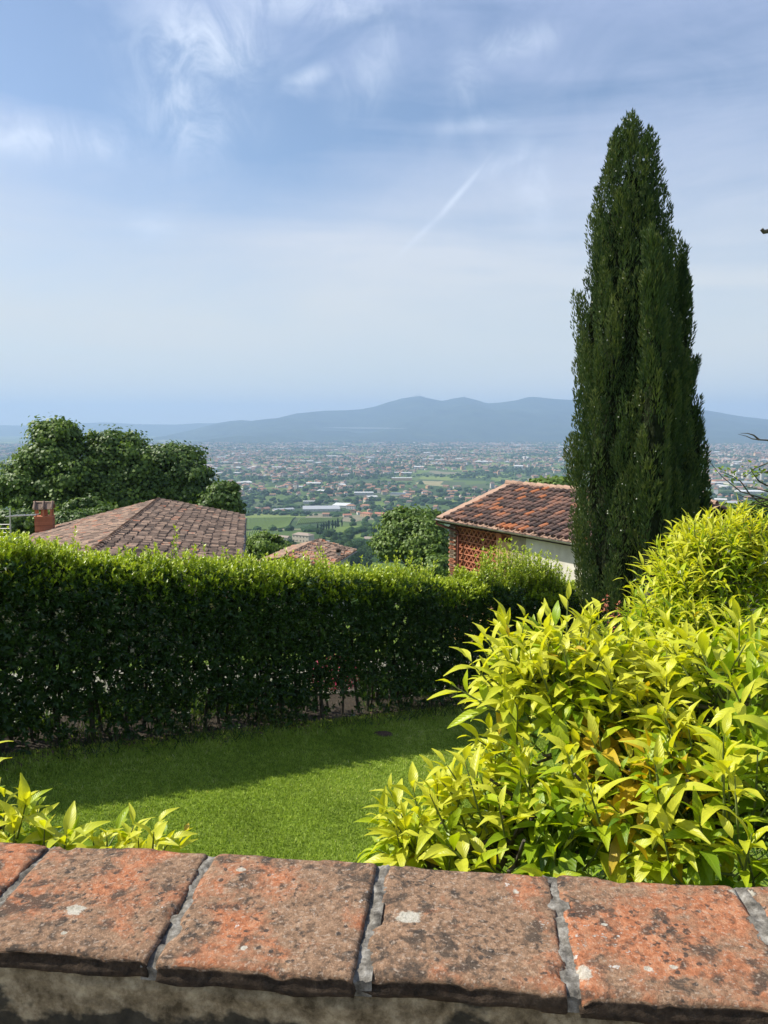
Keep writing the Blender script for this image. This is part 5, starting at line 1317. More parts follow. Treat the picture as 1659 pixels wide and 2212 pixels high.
# ------------------------------------------------------------------ broadleaved trees
CARD = (np.array([[-.5, 0, 0], [.5, 0, 0], [.38, .8, .14], [-.38, .8, .14], [0, 1.15, 0]]), np.array([[0, 1, 2], [0, 2, 3], [3, 2, 4]]))
def tree(name, label, foot, lobes, nleaf, leaf, tmean, group=None, cat='tree', trunk_r=.22, clumps=26, seed=1, sig=.16, limb=True, matk='tree', sun_side=True, fill=.18):
    r = np.random.default_rng(seed); foot = np.asarray(foot, float)
    root = thing(name, label, cat, tuple(foot), group)
    vol = np.array([np.prod(l[1]) ** (2 / 3) for l in lobes]); wts = vol / vol.sum(); mb = MB(); ends = []
    for (c, rad), wt in zip(lobes, wts):
        c = np.asarray(c, float); rad = np.asarray(rad, float); nc = max(6, int(clumps * len(lobes) * wt))
        dirs = unit(r.normal(size=(nc, 3))); dirs[:, 2] = np.where(dirs[:, 2] < -.5, -dirs[:, 2], dirs[:, 2])
        k = r.uniform(.6, 1.18, nc); cc = c + dirs * rad * k[:, None]; ends += [(c, q) for q in cc[::3]]
        for q, d, kk in zip(cc, dirs, k):
            m = int(nleaf * wt / nc * r.uniform(.6, 1.4)); sg = sig * (rad.mean()) * r.uniform(.65, 1.7)
            off = r.normal(size=(m, 3)) * sg * np.array([1.15, 1.15, .75]); P = q + off * (1 + .0 * m)
            nr = unit(off / sg * .6 + d * .7 + np.array([0, 0, .7]) + r.normal(0, .5, (m, 3)))
            dd = unit(np.cross(nr, r.normal(size=(m, 3))) + np.array([0, 0, -.25]))
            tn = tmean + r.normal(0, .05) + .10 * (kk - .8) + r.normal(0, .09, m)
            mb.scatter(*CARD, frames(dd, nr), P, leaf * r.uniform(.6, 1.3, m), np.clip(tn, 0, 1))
        for _ in range(max(4, nc // 3)):
            d = unit(r.normal(size=3)); d[2] = abs(d[2]); q = c + d * rad * r.uniform(1.02, 1.22); m = int(nleaf * wt / nc * .35); off = r.normal(size=(m, 3)) * sig * rad.mean() * np.array([.8, .8, .35])
            mb.scatter(*CARD, frames(unit(r.normal(size=(m, 3))), unit(off + (0, 0, .15))), q + off, leaf * r.uniform(.6, 1.2, m), np.clip(tmean + .06 + r.normal(0, .1, m), 0, 1))
        m = int(nleaf * wt * fill); P = c + unit(r.normal(size=(m, 3))) * rad * (r.random((m, 1)) ** .5) * .8
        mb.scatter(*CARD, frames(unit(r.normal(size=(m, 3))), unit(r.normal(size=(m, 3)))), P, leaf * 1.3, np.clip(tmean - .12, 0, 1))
    sub(mb, foot).build('crown', M[matk], root, kind='stuff')
    cc = np.mean([np.asarray(l[0]) for l in lobes], 0); tr = MB()
    fk = foot * .55 + cc * .45; fk[:2] = foot[:2] * .7 + cc[:2] * .3
    tr.tube([foot - (0, 0, .4), foot * .5 + fk * .5 + r.normal(0, .05, 3), fk], [trunk_r, trunk_r * .8, trunk_r * .65], 9); sub(tr, foot).build('trunk', M['bark'], root, smooth=True)
    if limb:
        lb = MB()
        for (c, rad) in lobes:
            c = np.asarray(c, float); mid = fk * .5 + c * .5 + r.normal(0, .15, 3); lb.tube([fk, mid, c, c + (0, 0, rad[2] * .6)], [trunk_r * .5, trunk_r * .36, trunk_r * .25, trunk_r * .1], 7)
        for c, q in ends:
            lb.tube([c * .8 + fk * .2, c * .45 + q * .55 + r.normal(0, .12, 3), q], [trunk_r * .22, trunk_r * .13, trunk_r * .05], 5)
        sub(lb, foot).build('limbs', M['bark'], root, smooth=True)
    return root
def lobe(x, y, Y, rx, ry=None, rz=None):
    """crown lobe centred at picture point x,y and depth Y; radii in picture units at that depth."""
    S = Y / FPX; c = at(x, y, Y); rz = rz or rx; return (c, (rx * S, (ry or rx) * S, rz * S))
def foot_at(x, Y): X = (x - 829.5) / FPX * Y; return (X, Y, float(ground(X, Y)))
tree('oak_tree', 'tallest oak at the left, behind the chimney', foot_at(140, 56), [lobe(132, 960, 56, 58, 60, 44), lobe(100, 1015, 55, 62, 60, 46), lobe(60, 1060, 54, 58, 60, 42), lobe(160, 1040, 55, 60, 60, 50), lobe(70, 985, 56, 22, 30, 14), lobe(20, 1075, 54, 30, 40, 25), lobe(110, 1110, 53, 60, 60, 35)], 34000, .20, .64, 'oaks behind the left house', trunk_r=.28, clumps=20, seed=2, sig=.17)
tree('oak_tree', 'middle oak, wide crown rising behind the left roof', foot_at(255, 58), [lobe(262, 985, 58, 52, 60, 44), lobe(225, 1040, 57, 58, 60, 50), lobe(300, 1010, 58, 48, 60, 44), lobe(210, 975, 58, 26, 30, 22), lobe(275, 1070, 57, 60, 60, 42), lobe(190, 1105, 52, 40, 50, 26)], 32000, .20, .60, 'oaks behind the left house', trunk_r=.28, clumps=22, seed=3, sig=.17)
tree('oak_tree', 'right-hand oak of the row, above the peak of the left roof', foot_at(380, 59), [lobe(375, 1020, 59, 55, 60, 48), lobe(420, 1050, 58, 40, 50, 42), lobe(345, 1065, 58, 55, 60, 40), lobe(395, 1080, 58, 45, 60, 30), lobe(350, 985, 60, 30, 40, 18)], 28000, .20, .54, 'oaks behind the left house', trunk_r=.25, clumps=22, seed=4, sig=.17)
tree('oak_tree', 'small dark oak above the right end of the left roof', foot_at(485, 55), [lobe(485, 1068, 55, 26, 30, 22), lobe(478, 1095, 55, 36, 40, 24), lobe(505, 1100, 55, 18, 25, 18)], 9000, .20, .50, 'oaks behind the left house', trunk_r=.15, clumps=16, seed=5, sig=.19)
tree('lime_tree', 'rounded fresh green tree between the middle roof and the barn', foot_at(890, 62), [lobe(888, 1145, 62, 52, 60, 34), lobe(870, 1125, 62, 32, 40, 22), lobe(915, 1170, 61, 50, 55, 42), lobe(850, 1185, 61, 40, 50, 34), lobe(930, 1125, 63, 26, 40, 22), lobe(935, 1195, 60, 42, 50, 30), lobe(948, 1232, 57, 46, 50, 30)], 30000, .19, .66, trunk_r=.25, clumps=26, seed=6, sig=.15)
tree('lime_tree', 'light green tree left of the small middle roof', foot_at(572, 70), [lobe(572, 1172, 70, 30, 40, 17), lobe(548, 1195, 70, 30, 40, 22), lobe(598, 1190, 70, 24, 40, 18)], 14000, .20, .74, trunk_r=.2, clumps=18, seed=7, sig=.17)
tree('olive_tree', 'olive crown peeking over the ridge of the barn', foot_at(1185, 36), [lobe(1185, 1052, 36, 38, 50, 12), lobe(1150, 1056, 36, 22, 40, 8), lobe(1215, 1058, 36, 22, 30, 12)], 5000, .17, .62, trunk_r=.15, clumps=16, seed=8, sig=.17)
tree('garden_tree', 'dark green tree at the right of the cypress clump, above the orange tree', foot_at(1590, 26), [lobe(1590, 1118, 26, 42, 50, 22), lobe(1640, 1112, 26, 30, 40, 26), lobe(1690, 1105, 26, 40, 50, 32), lobe(1560, 1135, 26, 26, 40, 22)], 13000, .115, .66, trunk_r=.13, clumps=26, seed=9, sig=.14)
tree('garden_tree', 'low dark bushy tree at the foot of the oaks beside the left chimney', foot_at(170, 46), [lobe(160, 1135, 46, 50, 50, 22), lobe(40, 1135, 44, 55, 50, 24), lobe(225, 1115, 48, 28, 30, 14)], 15000, .17, .54, trunk_r=.12, clumps=22, seed=10, sig=.17)

# near bare-branched tree leaning in from beyond the right edge
def bare_tree():
    f = foot_at(1790, 8.2); root = thing('fig_tree', 'nearly bare tree reaching thin dark twigs with a few leaves in from the right edge', 'tree', f); f = np.array(f)
    tr = MB(); c = at(1800, 1000, 8.2); tp = at(1810, 480, 8.2)
    tr.tube([f - (0, 0, .2), f * .5 + c * .5 + (.1, 0, 0), c, tp], [.13, .11, .08, .03], 9); sub(tr, f).build('trunk', M['bark'], root, smooth=True)
    specs = [[(1790, 1120), (1659, 1080), (1600, 1062), (1560, 1030), (1518, 980)], [(1790, 1120), (1659, 1078), (1610, 1075), (1580, 1060)], [(1659, 1080), (1640, 1085), (1620, 1068), (1600, 1040), (1585, 1030), (1562, 1020), (1555, 1018)],
             [(1790, 1010), (1659, 951), (1640, 950), (1625, 948), (1612, 942), (1595, 938)], [(1640, 950), (1628, 940), (1615, 936), (1600, 936)], [(1790, 1060), (1659, 1000), (1630, 1012), (1610, 1030), (1585, 1022)],
             [(1659, 1050), (1640, 1040), (1628, 1025), (1620, 1010)], [(1790, 1030), (1659, 1018), (1645, 1022), (1632, 1020)], [(1659, 1095), (1636, 1088), (1615, 1090), (1590, 1075)], [(1790, 540), (1665, 498), (1650, 501), (1645, 495)], [(1790, 1080), (1659, 1062), (1632, 1055), (1606, 1050)]]
    lf = MB()
    for i, s in enumerate(specs):
        pts = [at(x, y, 8.2 + .1 * (i % 3)) for x, y in s]; b = MB(); n_ = len(pts)
        b.tube(np.array(pts), np.linspace(.011 if i != 9 else .03, .002 if i != 9 else .018, n_), 6); sub(b, f).build('branch', M['bark'], root, smooth=True)
        if i in (5, 7, 2, 6):
            for p in pts[-3:]:
                k = 5; lf.scatter(*LT6, frames(rvec(k) - (0, 0, .6), rvec(k)), p + rng.normal(0, .03, (k, 3)), rng.uniform(.04, .07, k), .72)
    sub(lf, f).build('leaves', M['hedge'], root, kind='stuff')
bare_tree()

# ------------------------------------------------------------------ the slope and the plain
def ico(sub_=1, seed=0, amp=.25, flat=.75):
    import bmesh
    bm = bmesh.new(); bmesh.ops.create_icosphere(bm, subdivisions=sub_, radius=1)
    V = np.array([v.co[:] for v in bm.verts]); F = np.array([[v.index for v in f.verts] for f in bm.faces]); bm.free()
    k = np.array([1 + amp * mnoise.noise(Vector(v * 1.7 + seed * 5)) + amp * .6 * mnoise.noise(Vector(v * 4 + seed * 9)) for v in V])
    V = V * k[:, None]; V[:, 2] = V[:, 2] * flat + .55; V[:, 2] = np.maximum(V[:, 2], 0); return V, F
def far_tree_mesh(seed, tmean, n_=420, size=.15, slim=False):
    r = np.random.default_rng(seed); mb = MB()
    if slim:
        z = r.random(n_) ** .9; th = r.uniform(0, 6.28, n_); rr = .17 * np.sin(np.pi * np.clip(z * .92 + .06, 0, 1)) ** .6
        P = np.stack([rr * np.cos(th), rr * np.sin(th), z * 2.2], -1); nr = np.stack([np.cos(th), np.sin(th), .2 * np.ones(n_)], -1)
        mb.scatter(*CARD, frames(np.tile((0, 0, 1.), (n_, 1)) + nr * .2, nr), P, .13, np.clip(tmean + r.normal(0, .1, n_), 0, 1))
        V, F = ico(1, seed, .1, 1.0); V = V * np.array([.13, .13, 1.0]); V[:, 2] = (V[:, 2]) * 1.25; mb.add(V, F, tint=tmean - .2)
    else:
        nc = 22; d = unit(r.normal(size=(nc, 3))); d[:, 2] = np.abs(d[:, 2]) * 1.1 - .15
        for q in d:
            c = q * np.array([.78, .78, .62]) * r.uniform(.7, 1.1) + (0, 0, .75); m = n_ // nc
            off = r.normal(size=(m, 3)) * .19; nr = unit(off * 3 + q + (0, 0, .4) + r.normal(0, .3, (m, 3)))
            mb.scatter(*CARD, frames(np.cross(nr, r.normal(size=(m, 3))), nr), c + off, size * r.uniform(.7, 1.3, m), np.clip(tmean + r.normal(0, .08) + r.normal(0, .08, m), 0, 1))
        V, F = ico(2, seed, .2, .7); V = V * .72; V[:, 2] += .15; mb.add(V, F, tint=tmean - .15)
        mb.tube([(0, 0, -.5), (0, 0, .5)], [.06, .05], 5, tint=0.)
    return mb.mesh('broad_tree' if not slim else 'cypress', M['far_tree'])
def hit_ground(x, y):
    r = ray(x, y); t = np.geomspace(40, 12000, 900); P = r[None] * t[:, None]; k = np.argmax(P[:, 2] < ground(P[:, 0], P[:, 1])); return P[k]
taken = []                                 # footprints (x, y, radius) of the things placed by hand
def small_house(name, label, cat, x, y, wpx, dep, hgt, wallm, roofm, yaw=0., group=None, roof='gable', windows=(4, 2), roof_h=.22, wing=None, extra=None):
    P = hit_ground(x, y); S = px(P)[0, 2] / FPX; W_ = wpx * S; H_ = hgt * S; Dp = dep if dep > 3 else W_ * dep
    P[2] = float(ground(P[0], P[1])); root = thing(name, label, cat, tuple(P), group); taken.append((P[0], P[1], max(W_, Dp) * .75))
    root.rotation_euler.z = yaw; mb = MB(); mb.box((0, 0, H_ / 2 - 2), (W_, Dp, H_ + 4)); 
    rb = MB(); ov = .5
    if roof == 'gable':
        rh = Dp * roof_h; 
        V = [(-W_ / 2 - ov, -Dp / 2 - ov, H_ - .1), (W_ / 2 + ov, -Dp / 2 - ov, H_ - .1), (W_ / 2 + ov, Dp / 2 + ov, H_ - .1), (-W_ / 2 - ov, Dp / 2 + ov, H_ - .1), (-W_ / 2 - ov, 0, H_ + rh), (W_ / 2 + ov, 0, H_ + rh)]
        rb.add(V, [[0, 1, 5, 4], [2, 3, 4, 5], [0, 3, 2, 1]], tint=.5); rb.add(V, [[0, 4, 3], [1, 2, 5]], tint=.5)
    elif roof == 'hip':
        rh = Dp * roof_h; V = [(-W_ / 2 - ov, -Dp / 2 - ov, H_ - .1), (W_ / 2 + ov, -Dp / 2 - ov, H_ - .1), (W_ / 2 + ov, Dp / 2 + ov, H_ - .1), (-W_ / 2 - ov, Dp / 2 + ov, H_ - .1), (-W_ / 2 + Dp * .45, 0, H_ + rh), (W_ / 2 - Dp * .45, 0, H_ + rh)]
        rb.add(V, [[0, 1, 5, 4], [2, 3, 4, 5], [0, 3, 2, 1]], tint=.5); rb.add(V, [[0, 4, 3], [1, 2, 5]], tint=.5)
    elif roof == 'saw':
        k = 6
        for q in range(k):
            y0 = -Dp / 2 + q * Dp / k; y1 = y0 + Dp / k
            rb.add([(-W_ / 2, y0, H_ + .05), (W_ / 2, y0, H_ + .05), (W_ / 2, y1, H_ + 1.6), (-W_ / 2, y1, H_ + 1.6), (-W_ / 2, y1, H_ + .05), (W_ / 2, y1, H_ + .05)], [[0, 1, 2, 3], [3, 2, 5, 4]])
    else:
        rb.box((0, 0, H_ + .2), (W_ + .6, Dp + .6, .4))
    mb.build('wall', wallm, root); rb.build('roof', roofm, root)
    nx_, nz_ = windows
    if nx_:
        ww = min(1.1, W_ / nx_ * .35); wm = MB(); wm.box((0, 0, 0), (ww, .14, min(1.5, H_ / nz_ * .5))); me = wm.mesh('window', M['window'])
        for i in range(nx_):
            for j in range(nz_): link('window', me, root, (-W_ / 2 + (i + .5) * W_ / nx_, -Dp / 2 - .03, (j + .55) * H_ / nz_))
    return root, P, W_, Dp, H_
M['window'] = mat('shuttered_window', (.05, .045, .04), .6)
def two(name, stops, sc=.4):
    m = mat(name, rough=.9, spec=.08); n = NT(m); n.base(n.ramp(n.attr(), stops, 'LINEAR')); return m
M['far_wall'] = two('far_wall', [(0, (.32, .26, .18)), (.3, (.42, .37, .28)), (.6, (.50, .46, .39)), (.85, (.64, .62, .57)), (1, (.50, .33, .18))])
M['far_roof'] = two('far_roof', [(0, (.14, .13, .12)), (.25, (.22, .16, .13)), (.6, (.31, .17, .11)), (.85, (.38, .21, .13)), (1, (.50, .49, .47))])
M['cream'] = mat('cream_wall', (.58, .50, .38), .9); M['peach'] = mat('peach_wall', (.60, .40, .24), .9); M['grey_roof'] = mat('pale_sheet_roof', (.33, .34, .35), .6)
M['white_roof'] = mat('white_roof', (.55, .55, .54), .6); M['terra'] = mat('terracotta_roof', (.36, .15, .09), .9); M['worn_terra'] = mat('worn_roof', (.30, .24, .19), .9); M['concrete'] = mat('pale_concrete', (.52, .49, .42), .8)
small_house('villa', 'cream country villa with two rows of dark windows, beyond the small middle roof', 'house', 655, 1172, 44, .45, 17, M['cream'], M['worn_terra'], -.55, windows=(5, 2), roof='hip')
small_house('villa_wing', 'long low wing of the cream villa, behind its left end', 'house', 605, 1171, 46, .3, 12, M['cream'], M['worn_terra'], -.45, windows=(4, 1))
small_house('shed', 'grey-roofed shed right of the cream villa', 'shed', 704, 1176, 20, .7, 5, M['concrete'], M['grey_roof'], .5, windows=(0, 0))
small_house('farm_shed', 'pale low shed among trees between the villa and the round tree', 'shed', 805, 1168, 34, .5, 5, M['concrete'], M['worn_terra'], -.1, windows=(0, 0))
small_house('farmhouse', 'peach farmhouse with red roof above the round green tree, left-hand block', 'house', 792, 1116, 26, .5, 7, M['peach'], M['terra'], -.6, windows=(4, 2), roof='hip')
small_house('farmhouse', 'peach farmhouse with red roof above the round green tree, right-hand block', 'house', 826, 1117, 34, .4, 7, M['peach'], M['terra'], -.45, windows=(5, 2))
small_house('farmhouse', 'little orange-roofed cottage left of the peach farmhouse', 'house', 750, 1117, 18, .6, 5, M['cream'], M['terra'], .2, windows=(2, 1))
small_house('warehouse', 'large grey-roofed warehouse beyond the vineyard', 'warehouse', 694, 1103, 80, .7, 6, M['concrete'], M['grey_roof'], .10, roof='saw', windows=(8, 1))
small_house('warehouse', 'pale warehouse with a light roof joined behind the large grey one', 'warehouse', 742, 1096, 34, 1.3, 6, M['concrete'], M['white_roof'], -.35, roof_h=.08, windows=(0, 0))
small_house('warehouse', 'long low grey sheds left of the large warehouse', 'warehouse', 612, 1104, 44, .4, 4, M['concrete'], M['grey_roof'], .5, roof_h=.1, windows=(0, 0))
small_house('workshop', 'small white-roofed workshop above the large warehouse', 'warehouse', 668, 1088, 26, .5, 5, M['concrete'], M['white_roof'], .1, roof='flat', windows=(3, 1))
small_house('warehouse', 'white flat-roofed block in the town above the warehouses', 'warehouse', 786, 1070, 42, .5, 6, M['concrete'], M['white_roof'], .05, roof='flat', windows=(4, 1))
small_house('warehouse', 'long pale shed far out on the plain in front of the fields', 'warehouse', 868, 1038, 44, .4, 6, M['peach'], M['white_roof'], 0, roof='flat', windows=(4, 1))
small_house('warehouse', 'dark blue-roofed shed with a white front left of the barn roof', 'warehouse', 862, 1071, 36, .6, 5, M['concrete'], mat('blue_roof', (.10, .12, .17), .5), -.3, roof='flat', windows=(0, 0))
small_house('apartment_block', 'tall beige apartment block on the plain, right of the cypress', 'building', 1592, 1036, 12, .8, 16, M['concrete'], M['grey_roof'], .2, roof='flat', windows=(3, 5))
small_house('apartment_block', 'second beige apartment block, just right of the tall one', 'building', 1607, 1035, 13, .8, 12, M['concrete'], M['grey_roof'], .2, roof='flat', windows=(3, 4))
small_house('factory_hall', 'long white factory hall right of the cypress', 'warehouse', 1622, 1066, 60, .45, 5, M['concrete'], M['white_roof'], -.12, roof_h=.08, windows=(8, 1))
small_house('factory_hall', 'grey factory hall behind the long white one', 'warehouse', 1598, 1046, 60, .5, 4, M['concrete'], M['grey_roof'], .02, roof_h=.08, windows=(0, 0))
small_house('factory_hall', 'terracotta-roofed hall touching the cypress at the right', 'warehouse', 1551, 1044, 30, .6, 6, M['peach'], M['terra'], .1, roof='saw', windows=(0, 0))
small_house('town_hall', 'large yellow town building far off at the right edge', 'building', 1636, 987, 14, .5, 8, M['peach'], M['terra'], .1, windows=(6, 3))
small_house('workshop', 'white workshop with a curved pale roof below the factory halls', 'warehouse', 1580, 1093, 22, .8, 7, M['concrete'], M['grey_roof'], -.5, windows=(3, 1))
def silos():
    for k, (x, y, r_, h) in enumerate(((1617, 1037, 6, 10), (1634, 1038, 6, 11), (1645, 1037, 5, 15))):
        P = hit_ground(x, y); S = px(P)[0, 2] / FPX; P[2] = float(ground(P[0], P[1])); taken.append((P[0], P[1], 20))
        root = thing('silo', ('squat grey silo beside the beige apartment blocks', 'middle grey silo of the three at the right', 'tallest of the three grey silos at the right edge')[k], 'silo', tuple(P), 'silos on the plain')
        m = MB(); m.tube([(0, 0, -2), (0, 0, h * S)], r_ * S, 16); m.build('tank', M['concrete'], root, smooth=True)
        m = MB(); m.tube([(0, 0, h * S), (0, 0, h * S + r_ * S * .35)], [r_ * S * 1.02, r_ * S * .1], 16); m.build('cap', M['grey_roof'], root)
silos()
def masts():
    for k, (x, y, h) in enumerate(((899, 856, 5), (905, 855.5, 9), (909, 856, 7), (896, 857, 4), (916, 858, 3.5), (1003, 858, 4))):
        P = at(x, y + 1.2, 13500); S = 13500 / FPX; root = thing('radio_mast', ('thin radio mast left of centre on the left summit', 'tallest radio mast on the left summit', 'second tallest radio mast on the left summit', 'leftmost low mast on the left summit', 'rightmost low mast on the left summit', 'lone radio mast on the middle summit')[k], 'mast', tuple(P), 'radio masts on the mountain')
        m = MB(); m.box((0, 0, h * S / 2 - 15), (5, 5, h * S + 30)); m.build('tower', M['concrete'], root); m = MB(); m.box((0, 0, h * S * .5), (9, 9, h * S * .3)); m.build('aerial_drum', M['concrete'], root)
masts()

# vineyard
def vineyards():
    vm = leaf_mat('vine', [(0, (.10, .15, .03)), (1, (.20, .28, .06))], .1, .8, .1)
    for (lab, pts, sp) in (('striped green vineyard on the slope beyond the left roof, upper field', ((532, 1119.5), (640, 1118.5), (622, 1140), (531, 1146)), 5.0), ('small vineyard strip right of the upper field, beyond the row of little cypresses', ((650, 1121), (742, 1118), (735, 1128), (640, 1134)), 5.0),
                           ('pale lower vineyard field close to the end of the left roof', ((531, 1150), (562, 1148), (556, 1160), (529, 1164)), 5.0)):
        C = [hit_ground(*p) for p in pts]; c0 = np.mean(C, 0); c0[2] = float(ground(c0[0], c0[1])); root = thing('vineyard', lab, 'vineyard', tuple(c0), 'vineyards on the slope')
        nu, nv = 26, 26; V = []
        for a in np.linspace(0, 1, nu):
            for b in np.linspace(0, 1, nv):
                p = (C[0] * (1 - b) + C[1] * b) * (1 - a) + (C[3] * (1 - b) + C[2] * b) * a; V.append((p[0] - c0[0], p[1] - c0[1], float(ground(p[0], p[1])) + .5 - c0[2]))
        i = np.arange(nu * nv).reshape(nu, nv); mb = MB(); mb.add(V, np.stack([i[:-1, :-1], i[1:, :-1], i[1:, 1:], i[:-1, 1:]], -1).reshape(-1, 4)); mb.build('field_grass', M['meadow_far'], root, smooth=True)
        w = np.linalg.norm(C[3] - C[2]); n_ = int(w / sp)
        for k in range(n_):
            f = (k + .5) / n_; a = C[0] * (1 - f) + C[1] * f; b = C[3] * (1 - f) + C[2] * f; m = MB(); prev = None
            for q in np.linspace(0, 1, 14):
                p = a * (1 - q) + b * q; p[2] = float(ground(p[0], p[1])) + 1.3
                if prev is not None: m.bar(prev - c0, p - c0, 1.3, 1.7, tint=.4)
                prev = p
            m.build('vine_row', vm, root)
        for a in np.linspace(0, 1, 5):
            p = C[0] * (1 - a) * .5 + C[1] * .5 * (1 - a) + (C[2] + C[3]) * .5 * a; taken.append((p[0], p[1], w * .42))
M['meadow_far'] = mat('field_grass', (.30, .35, .11), .95)
vineyards()

TV = [far_tree_mesh(60 + k, t) for k, t in enumerate((.30, .42, .36, .55, .66))]
CYP = far_tree_mesh(90, .1, 260, slim=True)
rs = np.random.default_rng(77)
def free(X, Y, m=0.):
    for (a, b, r) in taken:
        if (X - a) ** 2 + (Y - b) ** 2 < (r + m) ** 2: return False
    return True
labs = ['dark green broadleaved tree on the wooded slope below the vineyard', 'mid green broadleaved tree on the wooded slope', 'deep green rounded tree on the wooded slope', 'fresh green tree on the wooded slope', 'pale yellow-green tree on the wooded slope']
labs2 = ['dark green tree at the near edge of the plain', 'mid green tree at the near edge of the plain', 'deep green rounded tree at the near edge of the plain', 'fresh green tree at the near edge of the plain', 'pale yellow-green tree at the near edge of the plain']
cyp_n = 0
for k in range(9):
    P = hit_ground(686 + k * 6.5 + rs.normal(0, .8), 1150 - k * 1.6); z = float(ground(P[0], P[1])); o = link('cypress', CYP, None, (P[0], P[1], z - .5), label='small dark cypress in the row beside the vineyard', category='tree', group='row of cypresses by the vineyard'); s = rs.uniform(5.5, 7.5); o.scale = (s, s, s * .8)
slope = []
while len(slope) < 1150:
    x = rs.uniform(425, 1225) if rs.random() < .86 else rs.uniform(1540, 1700); y = rs.uniform(1098, 1225)
    P = hit_ground(x, y)
    if mnoise.noise(Vector((P[0] / 90, P[1] / 140, 4))) < -.25 and y < 1150: continue
    if not free(P[0], P[1], 4): continue
    h = rs.uniform(3.2, 6.8)
    if any((P[0] - a) ** 2 + (P[1] - b) ** 2 < (h * .42) ** 2 for a, b, *_ in slope): continue
    # nothing that would hide the villa or the vineyards
    top_px = px((P[0], P[1], float(ground(P[0], P[1])) + 1.5 * h))[0]
    if 588 < x < 682 and P[1] < 850:
        if top_px[1] < 1168: continue
    if 528 < x < 690 and P[1] < 1000 and top_px[1] < 1156: continue
    slope.append((P[0], P[1], h, x))
slope.sort(key=lambda s: s[1] / s[2])
for i, (X, Y, h, x) in enumerate(slope[:300]):
    k = int(rs.choice(5, p=(.26, .26, .22, .18, .08))); g = 'trees on the wooded slope' if Y < 1150 else 'trees at the near edge of the plain'
    o = link('broad_tree', TV[k], None, (X, Y, float(ground(X, Y)) - .3), label=(labs if Y < 1150 else labs2)[k], category='tree', group=g + ', ' + ('dark', 'mid green', 'deep green', 'fresh green', 'pale')[k]); o.scale = (h, h, h * rs.uniform(.85, 1.2)); o.rotation_euler.z = rs.uniform(0, 6.28)
I1 = [ico(1, k, .3) for k in range(4)]; I0 = [ico(1, 9, .2)]
def mass_trees():
    mb = MB(); r = np.random.default_rng(5)
    # rest of the slope, then woods and hedgerows out on the plain
    X = [s[0] for s in slope[300:]]; Y = [s[1] for s in slope[300:]]; H = [s[2] for s in slope[300:]]
    n_ = 84000; a = r.uniform(-.80, .86, n_); d = np.sqrt(r.uniform(1500 ** 2, 9400 ** 2, n_)); x = d * np.sin(a); y = d * np.cos(a)
    dens = np.array([mnoise.fractal(Vector((p / 420, q / 300, 1)), 1, 2, 3) + .5 * mnoise.noise(Vector((p / 90, q / 60, 6))) for p, q in zip(x, y)])
    k = (dens > np.where(d < 3600, -.22, -.02) + .16 * r.random(n_)) & (r.random(n_) < np.where(d < 3600, 1.0, .8)); x, y, d = x[k], y[k], d[k]
    ok = np.ones(len(x), bool)
    for (tx, ty, tr) in taken: ok &= ((x - tx) ** 2 + (y - ty) ** 2) > (tr + 8) ** 2
    x, y, d = x[ok], y[ok], d[ok]
    big = r.random(len(x)) < .25
    h = r.uniform(3.0, 6.5, len(x)) * np.where(big, 1.5, 1) * (1 + d / 9000)
    X = np.concatenate([X, x]); Y = np.concatenate([Y, y]); H = np.concatenate([H, h]); D = np.hypot(X, Y)
    # woods on the hillside either side of the view and behind the houses
    ns = 2600; a_ = r.uniform(-.95, 1.0, ns); d_ = np.sqrt(r.uniform(110 ** 2, 1500 ** 2, ns)); x_ = d_ * np.sin(a_); y_ = d_ * np.cos(a_); q_ = px(np.stack([x_, y_, ground(x_, y_) + 5], -1))
    ko = ((q_[:, 0] < 400) | (q_[:, 0] > 1700)) & (np.array([mnoise.noise(Vector((p / 90, q / 140, 4))) for p, q in zip(x_, y_)]) > -.3)
    X = np.concatenate([X, x_[ko]]); Y = np.concatenate([Y, y_[ko]]); H = np.concatenate([H, r.uniform(3.2, 6.5, ko.sum())]); D = np.hypot(X, Y)
    ns = 520; a_ = r.uniform(-.9, .95, ns); d_ = np.sqrt(r.uniform(30 ** 2, 112 ** 2, ns)); x_ = d_ * np.sin(a_); y_ = d_ * np.cos(a_); ko = ((x_ - HA[0]) * HN[0] + (y_ - HA[1]) * HN[1]) > 7
    for (cx_, cy_, cr_) in ((base[0], base[1], 15), (base3[0], base3[1], 6), (5, 25, 9), (4, 14, 6)): ko &= (x_ - cx_) ** 2 + (y_ - cy_) ** 2 > cr_ ** 2
    X = np.concatenate([X, x_[ko]]); Y = np.concatenate([Y, y_[ko]]); H = np.concatenate([H, r.uniform(.8, 1.7, ko.sum())]); D = np.hypot(X, Y)
    Z = ground(X, Y) - .5
    for q in range(4):
        m = (np.arange(len(X)) % 4 == q); near = m & (D < 2500); farm = m & (D >= 2500)
        for mm, (V, F) in ((near, I1[q]), (farm, FT[q])):
            n2 = mm.sum()
            if not n2: continue
            th = r.uniform(0, 6.28, n2); R = np.zeros((n2, 3, 3)); R[:, 0, 0] = np.cos(th); R[:, 0, 1] = -np.sin(th); R[:, 1, 0] = np.sin(th); R[:, 1, 1] = np.cos(th); R[:, 2, 2] = 1
            e = np.where(r.random(n2) < .4, r.uniform(1.2, 3.0, n2), 1.)
            mb.scatter(V, F, R, np.stack([X[mm], Y[mm], Z[mm]], -1), np.stack([H[mm] * e, H[mm], H[mm] * r.uniform(.8, 1.2, n2)], -1), np.clip(r.normal(.32, .16, n2), 0, 1))
    mb.build('distant_woods', M['far_tree'], smooth=False, kind='stuff'); print('mass trees', len(X), mb.n)
FT = []
